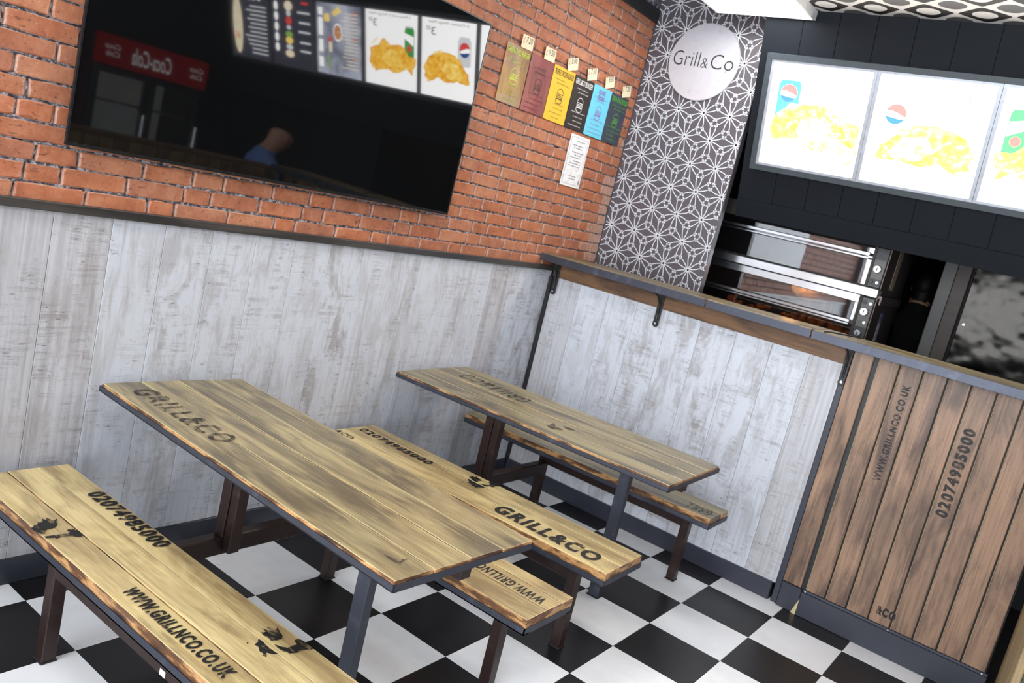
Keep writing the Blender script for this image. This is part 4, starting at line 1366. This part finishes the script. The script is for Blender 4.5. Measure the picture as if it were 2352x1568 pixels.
# hollow carcass: back, sides, roofs and decks
MB().box(3.62, 3.70, YE, YA, 0.9, 2.03).build('back', M['ovenside'], ov)
MB().box(OX, 3.70, YE - 0.012, YE, 0.9, 2.03).build('side_panel', M['ovenside'], ov, bevel=0.004)
MB().box(OX, 3.70, YA, YA + 0.012, 0.9, 2.03).build('side_panel', M['ovenside'], ov, bevel=0.004)
MB().box(OX, 3.62, YE, YA, 1.93, 2.03).build('roof', M['ovensteel'], ov, bevel=0.004)
MB().box(OX + 0.02, 3.62, YE, YA, 1.60, 1.70).build('deck', M['inner'], ov)
MB().box(OX + 0.02, 3.62, YE, YA, 1.26, 1.37).build('deck', M['inner'], ov)
MB().box(OX, 3.62, YE, YA, 0.0, 1.25).build('base', M['ovensteel'], ov, bevel=0.004)
MB().box(OX, 3.62, YB - 0.004, YB + 0.012, 1.30, 1.93).build('partition', M['inner'], ov)
MB().box(OX - 0.07, OX + 0.03, YE - 0.016, YA, 1.638, 1.692).build('front_ledge', M['chrome'], ov, bevel=0.006, seg=2)
MB().box(OX - 0.002, OX + 0.02, YB + 0.012, YA, 1.592, 1.637).build('front_band', M['chrome'], ov, bevel=0.003)
MB().box(OX + 0.002, OX + 0.008, YB + 0.012, YA, 1.70, 1.93).build('glass_front', M['oven_glass'], ov)
MB().box(OX + 0.002, OX + 0.008, YB + 0.012, YA, 1.335, 1.592).build('glass_front', M['oven_glass'], ov)
MB().box(OX - 0.004, OX + 0.006, YB + 0.013, YB + 0.03, 1.47, 1.592).build('glass_edge', M['chrome'], ov, bevel=0.002)
for z0, z1 in ((1.866, 1.886), (1.846, 1.858)):
    MB().box(OX - 0.045, OX - 0.030, YB + 0.02, YA, z0, z1).build('rail', M['chrome'], ov, bevel=0.004)
for z0, z1 in ((1.468, 1.486), (1.450, 1.461)):
    MB().box(OX - 0.045, OX - 0.030, YB + 0.02, YA, z0, z1).build('rail', M['chrome'], ov, bevel=0.004)
for zz in (1.876, 1.477):
    for yy in (YB + 0.06, YA - 0.3):
        MB().box(OX - 0.031, OX + 0.003, yy - 0.006, yy + 0.006, zz - 0.006, zz + 0.006).build('rail_stay', M['chrome'], ov)
M['panelgrey'] = plain('control_panel_grey', S(92, 90, 88), 0.45, 0.3)
M['panelblack'] = plain('control_label_black', S(26, 28, 32), 0.4)


def controls(z0, z1, knobs, labels, lamps):
    cp = MB().box(OX - 0.004, OX + 0.012, YE + 0.001, YB - 0.005, z0, z1).build('control_panel', M['panelgrey'], ov, bevel=0.003)
    for (a, b2) in labels:
        MB().box(OX - 0.0055, OX - 0.004, YE + 0.005, YB - 0.009, a, b2).build('label_plate', M['panelblack'], cp)
    for (yy, zz, r) in knobs:
        MB().tube([(OX - 0.004, yy, zz), (OX - 0.009, yy, zz)], r * 1.12, 24).build('knob_ring', M['panelblack'], cp)
        MB().tube([(OX - 0.009, yy, zz), (OX - 0.030, yy, zz)], [r, r * 0.9], 24).build('knob', M['chrome'], cp, smooth=False)
        MB().box(OX - 0.0325, OX - 0.030, yy - 0.003, yy + 0.003, zz - r * 0.7, zz + r * 0.5).build('knob_pointer', M['panelblack'], cp)
    for (yy, zz, r, mt) in lamps:
        MB().tube([(OX - 0.004, yy, zz), (OX - 0.014, yy, zz)], r, 16).build('switch', M[mt], cp)


ym = (YE + YB) / 2
controls(1.697, 1.925, [(ym, 1.802, 0.021)], [(1.855, 1.92), (1.705, 1.745)], [(ym - 0.018, 1.726, 0.008, 'chrome'), (ym + 0.016, 1.726, 0.010, 'panelblack')])
controls(1.34, 1.632, [(ym, 1.548, 0.022), (ym, 1.42, 0.019)], [(1.36, 1.458)], [(ym - 0.02, 1.600, 0.008, 'chrome'), (ym + 0.015, 1.603, 0.013, 'panelblack'), (ym - 0.016, 1.486, 0.008, 'chrome'), (ym + 0.018, 1.490, 0.007, 'panelgrey')])
sd = MB().box(3.3, 3.40, YE - 0.0135, YE - 0.0121, 1.70, 1.99).build('side_label', NT('side_label_print').pbr(S(150, 128, 108), 0.35), ov)
M['lab_white'] = plain('label_white', S(176, 164, 168), 0.5)
for q, (z0, z1, cc) in enumerate([(1.50, 1.56, S(80, 74, 120)), (1.38, 1.50, S(170, 158, 168)), (1.28, 1.38, S(178, 44, 40))]):
    MB().box(3.30, 3.36, YE - 0.0138, YE - 0.0121, z0, z1 - 0.002).build('warning_label', plain('warning_%d' % q, cc, 0.45), ov)
MB().box(OX + 0.02, 3.66, YE - 0.03, YE - 0.0121, 1.60, 1.66).build('side_flange', M['ovenside'], ov, bevel=0.004)
# food under the heat lamp
lamp_d = bpy.data.lights.new('heat_lamp', 'POINT')
lamp_d.energy = 2.4
lamp_d.color = (1.0, 0.42, 0.12)
lamp_d.shadow_soft_size = 0.05
lamp = bpy.data.objects.new('heat_lamp', lamp_d)
COL.objects.link(lamp)
lamp.location = (3.5, -0.98, 1.585)
tm = NT('crispy_batter')
cn = tm.noise(tm.coord(), 60, 5, 0.7)
M['batter'] = tm.pbr(tm.ramp(cn, [(0.3, S(160, 62, 14)), (0.55, S(226, 116, 36)), (0.75, S(246, 160, 70))]), 0.5, 0, tm.bump(cn, 0.8, 0.01))


def lump_mesh(seed, r=0.02):
    rr = random.Random(seed)
    bm = bmesh.new()
    bmesh.ops.create_icosphere(bm, subdivisions=3, radius=1)
    cs = [(Vector((rr.uniform(-1, 1), rr.uniform(-1, 1), rr.uniform(-1, 1))).normalized(), rr.uniform(0.15, 0.45)) for _ in range(14)]
    sx, sy, sz = rr.uniform(0.9, 1.3), rr.uniform(1.0, 1.6), rr.uniform(0.65, 0.9)
    for v in bm.verts:
        d = v.co.normalized()
        k = 0.8 + sum(a * max(0, d.dot(c) - 0.75) * 4 for c, a in cs)
        v.co = Vector((d.x * k * sx, d.y * k * sy, d.z * k * sz)) * r
    me = bpy.data.meshes.new('fried_chicken_piece')
    bm.to_mesh(me)
    bm.free()
    for p in me.polygons:
        p.use_smooth = True
    me.materials.append(M['batter'])
    return me


ORD = ['nearest', 'second', 'third', 'fourth', 'fifth', 'sixth', 'seventh', 'eighth', 'ninth', 'tenth', 'eleventh', 'twelfth']
CHICK = ['orange fried chicken piece behind the oven glass, %s along the front row from the column' % q for q in ORD]
CHICK += ['orange fried chicken piece in the oven behind the front row, nearer the column', 'orange fried chicken piece in the oven behind the front row, nearer the knobs']
lm = [lump_mesh(q) for q in range(5)]
spots = [(3.25, -0.66, 0.052), (3.25, -0.715, 0.034), (3.25, -0.80, 0.030), (3.25, -0.86, 0.046),
         (3.25, -1.03, 0.034), (3.25, -1.085, 0.052), (3.25, -1.14, 0.06), (3.25, -1.193, 0.058), (3.25, -1.256, 0.062), (3.25, -1.318, 0.05), (3.25, -1.37, 0.046), (3.25, -1.42, 0.034), (3.32, -1.0, 0.03), (3.32, -1.2, 0.05)]
for q, (x, y, h) in enumerate(spots):
    o = bpy.data.objects.new('fried_chicken_piece', lm[q % 5])
    COL.objects.link(o)
    me = lm[q % 5]
    zmin = min(v.co.z for v in me.vertices)
    zmax = max(v.co.z for v in me.vertices)
    sc = h / (zmax - zmin) * 1.15
    o.scale = (1.0, 1.0, sc)
    o.location = (x, y, 1.3705 - zmin * sc)
    o.rotation_euler[2] = q * 1.3
    tag(o, CHICK[q], 'fried chicken', 'fried chicken in the oven')

# ================================================================== KITCHEN: STEEL WALL SHEET
ss = thing('steel_wall_sheet', (KX - 0.01, -2.6, 0.9), 'shiny dented steel sheet on the kitchen wall right of the dark doorway', 'wall panel')
MB().box(KX - 0.012, KX - 0.002, -3.4, -1.90, 0.85, 2.28).build('sheet', M['sheet'], ss, bevel=0.003)
for zz in (1.0, 1.6, 2.2):
    MB().tube([(KX - 0.012, -1.93, zz), (KX - 0.016, -1.93, zz)], 0.007, 10).build('rivet', M['chrome'], ss)

# ================================================================== DRINKS FRIDGE (seen in the television)
fx0, fx1, fy = 1.515, 2.545, -4.40
fr = thing('drinks_fridge', ((fx0 + fx1) / 2, fy - 0.3, 0), 'tall double-door drinks fridge with red lit header, reflected in the television', 'fridge')
M['fr_body'] = plain('fridge_dark', S(46, 20, 22), 0.35)
b = MB()
b.box(fx0, fx0 + 0.04, fy - 0.62, fy - 0.03, 0.08, 2.09)
b.box(fx1 - 0.04, fx1, fy - 0.62, fy - 0.03, 0.08, 2.09)
b.box(fx0 + 0.04, fx1 - 0.04, fy - 0.62, fy - 0.58, 0.08, 2.09)
b.box(fx0 + 0.04, fx1 - 0.04, fy - 0.58, fy - 0.03, 0.08, 0.25)
b.box(fx0 + 0.04, fx1 - 0.04, fy - 0.58, fy - 0.03, 1.84, 2.09)
b.build('cabinet', M['fr_body'], fr)
for q in range(4):
    MB().box(fx0 + 0.05, fx1 - 0.05, fy - 0.56, fy - 0.08, 0.55 + 0.33 * q, 0.56 + 0.33 * q).build('shelf', M['white'], fr)
hd = MB().box(fx0, fx1, fy - 0.03, fy + 0.01, 1.845, 2.09).build('header_sign', emit('lit_red_header', S(190, 16, 30), 0.7), fr, bevel=0.004)
M['hd_white'] = emit('lit_white_script', (1, 1, 1, 1), 1.5)
# the room sees the header from +y, so the text runs towards -x
lettering('header_lettering', 'Coca-Cola', M['hd_white'], (fx1 - 0.36, fy + 0.01, 1.895), (-1, 0, 0), (0, 0, 1), 0.36, 0.14, (0, 1, 0), hd, 0.01, 0.35, 0.002)
lettering('header_lettering', 'Coca\nCola', M['hd_white'], (fx1 - 0.05, fy + 0.01, 1.92), (-1, 0, 0), (0, 0, 1), 0.13, 0.10, (0, 1, 0), hd, 0.0, 0.35, 0.002)
lettering('header_lettering', 'Coca\nCola', M['hd_white'], (fx0 + 0.2, fy + 0.01, 1.92), (-1, 0, 0), (0, 0, 1), 0.13, 0.10, (0, 1, 0), hd, 0.0, 0.35, 0.002)
for a, c in ((fx0 + 0.01, (fx0 + fx1) / 2 - 0.005), ((fx0 + fx1) / 2 + 0.005, fx1 - 0.01)):
    dr = MB()
    for args in ((a, a + 0.05, 0.27, 1.83), (c - 0.05, c, 0.27, 1.83), (a + 0.05, c - 0.05, 0.27, 0.32), (a + 0.05, c - 0.05, 1.78, 1.83)):
        dr.box(args[0], args[1], fy - 0.028, fy + 0.005, args[2], args[3])
    d_ = dr.build('door', M['panelblack'], fr, bevel=0.002)
    MB().box(a + 0.05, c - 0.05, fy - 0.014, fy - 0.010, 0.32, 1.78).build('pane', M['glass'], d_)
    MB().tube([(c - 0.025, fy + 0.03, 0.9), (c - 0.025, fy + 0.03, 1.5)], 0.012, 10).build('handle', M['chrome'], d_)
MB().box(fx0 + 0.06, fx1 - 0.06, fy - 0.575, fy - 0.565, 0.3, 1.8).build('lit_back', emit('fridge_light', (0.9, 0.95, 0.85, 1), 0.3), fr)

# ================================================================== PEOPLE
def person(name, loc, face, joints, radii, edges_, paint, mats, label, hair=None):
    """one continuous body grown over a skeleton; joints in metres, facing +x"""
    me = bpy.data.meshes.new(name)
    names = list(joints)
    me.from_pydata([joints[n] for n in names], [(names.index(a), names.index(b)) for a, b in edges_], [])
    o = bpy.data.objects.new(name, me)
    COL.objects.link(o)
    o.modifiers.new('skin', 'SKIN')
    for i, n in enumerate(names):
        r = radii[n]
        sv = me.skin_vertices[0].data[i]
        sv.radius = r if isinstance(r, tuple) else (r, r)
        sv.use_root = (n == 'pelvis')
    sub = o.modifiers.new('sub', 'SUBSURF')
    sub.levels = sub.render_levels = 2
    dg = bpy.context.evaluated_depsgraph_get()
    body = bpy.data.meshes.new_from_object(o.evaluated_get(dg))
    bpy.data.objects.remove(o)
    bm = bmesh.new()
    bm.from_mesh(body)
    H = Vector(joints['head'])
    for (dx, dy, dz, sx, sy, sz) in ((0.098, 0, -0.005, 0.022, 0.014, 0.026), (0.005, 0.083, 0.0, 0.02, 0.012, 0.034), (0.005, -0.083, 0.0, 0.02, 0.012, 0.034),
                                     (0.085, 0.032, 0.02, 0.012, 0.014, 0.009), (0.085, -0.032, 0.02, 0.012, 0.014, 0.009), (0.086, 0, -0.05, 0.012, 0.026, 0.007)):
        bmesh.ops.create_icosphere(bm, subdivisions=2, radius=1.0, matrix=Matrix.Translation(H + Vector((dx, dy, dz))) @ Matrix.Diagonal((sx, sy, sz, 1)))
    bm.to_mesh(body)
    bm.free()
    body.materials.clear()
    for mm in mats:
        body.materials.append(mm)
    for p in body.polygons:
        p.use_smooth = True
        p.material_index = paint(p.center, H)
    po = bpy.data.objects.new(name, body)
    COL.objects.link(po)
    po.location = loc
    po.rotation_euler[2] = face
    tag(po, label, 'person')
    if hair:
        bm = bmesh.new()
        bmesh.ops.create_icosphere(bm, subdivisions=3, radius=1.0, matrix=Matrix.Translation(H + Vector((-0.012, 0, 0.03))) @ Matrix.Diagonal((0.106, 0.09, 0.108, 1)))
        bmesh.ops.delete(bm, geom=[v for v in bm.verts if v.co.z < H.z - 0.01 + (v.co.x - H.x) * 0.8], context='VERTS')
        hm = bpy.data.meshes.new('hair')
        bm.to_mesh(hm)
        bm.free()
        for p in hm.polygons:
            p.use_smooth = True
        hm.materials.append(hair)
        ho = bpy.data.objects.new('hair', hm)
        COL.objects.link(ho)
        ho.parent = po
    return po


def skeleton(lean=0.0, head_fwd=0.03, arm='down', hgt=1.0):
    J, Rr, E = {}, {}, []

    def j(n, p, r, to=None):
        x, y, z = p
        if z > 0.96 and lean:
            c, s = math.cos(lean), math.sin(lean)
            dz = z - 0.96
            x, z = x * c + dz * s, 0.96 + dz * c - x * s
        J[n] = (x * hgt, y * hgt, z * hgt)
        Rr[n] = r if isinstance(r, tuple) else r
        if to:
            E.append((to, n))

    j('pelvis', (0, 0, 0.96), (0.15, 0.115))
    j('waist', (0, 0, 1.10), (0.145, 0.11), 'pelvis')
    j('chest', (0.0, 0, 1.33), (0.165, 0.12), 'waist')
    j('collar', (-0.005, 0, 1.46), (0.10, 0.085), 'chest')
    j('neck', (0.01, 0, 1.54), (0.066, 0.066), 'collar')
    j('jaw', (0.035 + head_fwd * 0.5, 0, 1.605), (0.082, 0.096), 'neck')
    j('head', (0.04 + head_fwd, 0, 1.68), (0.098, 0.122), 'jaw')
    j('crown', (0.03 + head_fwd, 0, 1.765), (0.082, 0.10), 'head')
    for s, y in (('l', 1), ('r', -1)):
        j('sh_' + s, (0, 0.185 * y, 1.43), 0.062, 'collar')
        if arm == 'down':
            j('el_' + s, (-0.03, 0.235 * y, 1.14), 0.045, 'sh_' + s)
            j('wr_' + s, (0.06, 0.245 * y, 0.90), 0.03, 'el_' + s)
            hx, hy, hz, dx, dz = 0.08, 0.245 * y, 0.83, 0.02, -0.09
        else:
            j('el_' + s, (0.10, 0.25 * y, 1.17), 0.045, 'sh_' + s)
            j('wr_' + s, (0.33, 0.17 * y, 1.10), 0.03, 'el_' + s)
            hx, hy, hz, dx, dz = 0.40, 0.155 * y, 1.09, 0.09, -0.01
        j('palm_' + s, (hx, hy, hz), (0.036, 0.016), 'wr_' + s)
        for q in range(4):
            o_ = (q - 1.5) * 0.019
            ln = (0.85, 1.0, 0.95, 0.75)[q]
            j('f%d_%s' % (q, s), (hx + dx * 0.5 * ln + (o_ if arm == 'down' else 0), hy + (0 if arm == 'down' else o_), hz + dz * 0.5 * ln), 0.009, 'palm_' + s)
            j('g%d_%s' % (q, s), (hx + dx * ln + (o_ if arm == 'down' else 0), hy + (0 if arm == 'down' else o_) - 0.008 * y, hz + dz * ln - (0.02 if arm != 'down' else 0)), 0.008, 'f%d_%s' % (q, s))
        j('t0_' + s, (hx + 0.02, hy - 0.035 * y, hz + (0.02 if arm == 'down' else -0.005)), 0.011, 'palm_' + s)
        j('t1_' + s, (hx + 0.035, hy - 0.05 * y, hz - 0.02), 0.009, 't0_' + s)
        j('hip_' + s, (0, 0.10 * y, 0.90), 0.10, 'pelvis')
        j('kn_' + s, (0.02, 0.105 * y, 0.50), 0.065, 'hip_' + s)
        j('an_' + s, (-0.01, 0.11 * y, 0.10), 0.043, 'kn_' + s)
        j('heel_' + s, (-0.02, 0.11 * y, 0.045), 0.045, 'an_' + s)
        j('toe_' + s, (0.16, 0.125 * y, 0.034), (0.045, 0.034), 'heel_' + s)
    return J, Rr, E


M['skin'] = plain('skin', S(196, 150, 124), 0.5, var=0.05)
M['blue_shirt'] = plain('blue_cotton', S(110, 142, 206), 0.8, var=0.06)
M['dark_cloth'] = plain('black_cotton', S(14, 14, 15), 0.9, var=0.1)
M['hair_dark'] = plain('dark_hair', S(16, 14, 13), 0.6)


def paint_man(c, H):
    if c.z < 0.97:
        return 2 if not (abs(c.y) > 0.16 and c.x > 0.02) else 0
    d = (c - H).length
    if c.z > H.z - 0.12 and d < 0.2:
        return 0
    if c.x > 0.26 and c.z < 1.25 or (abs(c.y) > 0.2 and c.z < 1.2):
        return 0
    return 1


J, Rr, E = skeleton(R(12), 0.05, 'up', 0.985)
person('person', (2.36, -3.26, 0), R(8), J, Rr, E, paint_man, [M['skin'], M['blue_shirt'], M['dark_cloth']], 'bald person in a light blue t-shirt bending down, reflected in the television')


def paint_chef(c, H):
    d = (c - H).length
    if c.z > H.z - 0.11 and d < 0.2:
        return 0 if (c.x > H.x - 0.02 or c.z < H.z - 0.085) else 2
    if abs(c.y) > 0.19 and c.z < 1.15 and c.z > 0.7:
        return 0
    return 1


J, Rr, E = skeleton(0.0, 0.02, 'down', 1.045)
person('person', (4.72, -1.50, 0), R(0), J, Rr, E, paint_chef, [M['skin'], M['dark_cloth'], M['hair_dark']], 'person in black clothes standing with back turned in the dark kitchen doorway', M['hair_dark'])

# ================================================================== SMALL THINGS
cl = MB().tube([(2.13, -1.575, 1.441), (2.15, -1.60, 1.446), (2.25, -1.66, 1.447), (2.36, -1.70, 1.444)], 0.004, 8).build('cable_tie', M['black'])
tag(cl, 'short black cable lying across the bar shelf at a plank joint', 'cable')
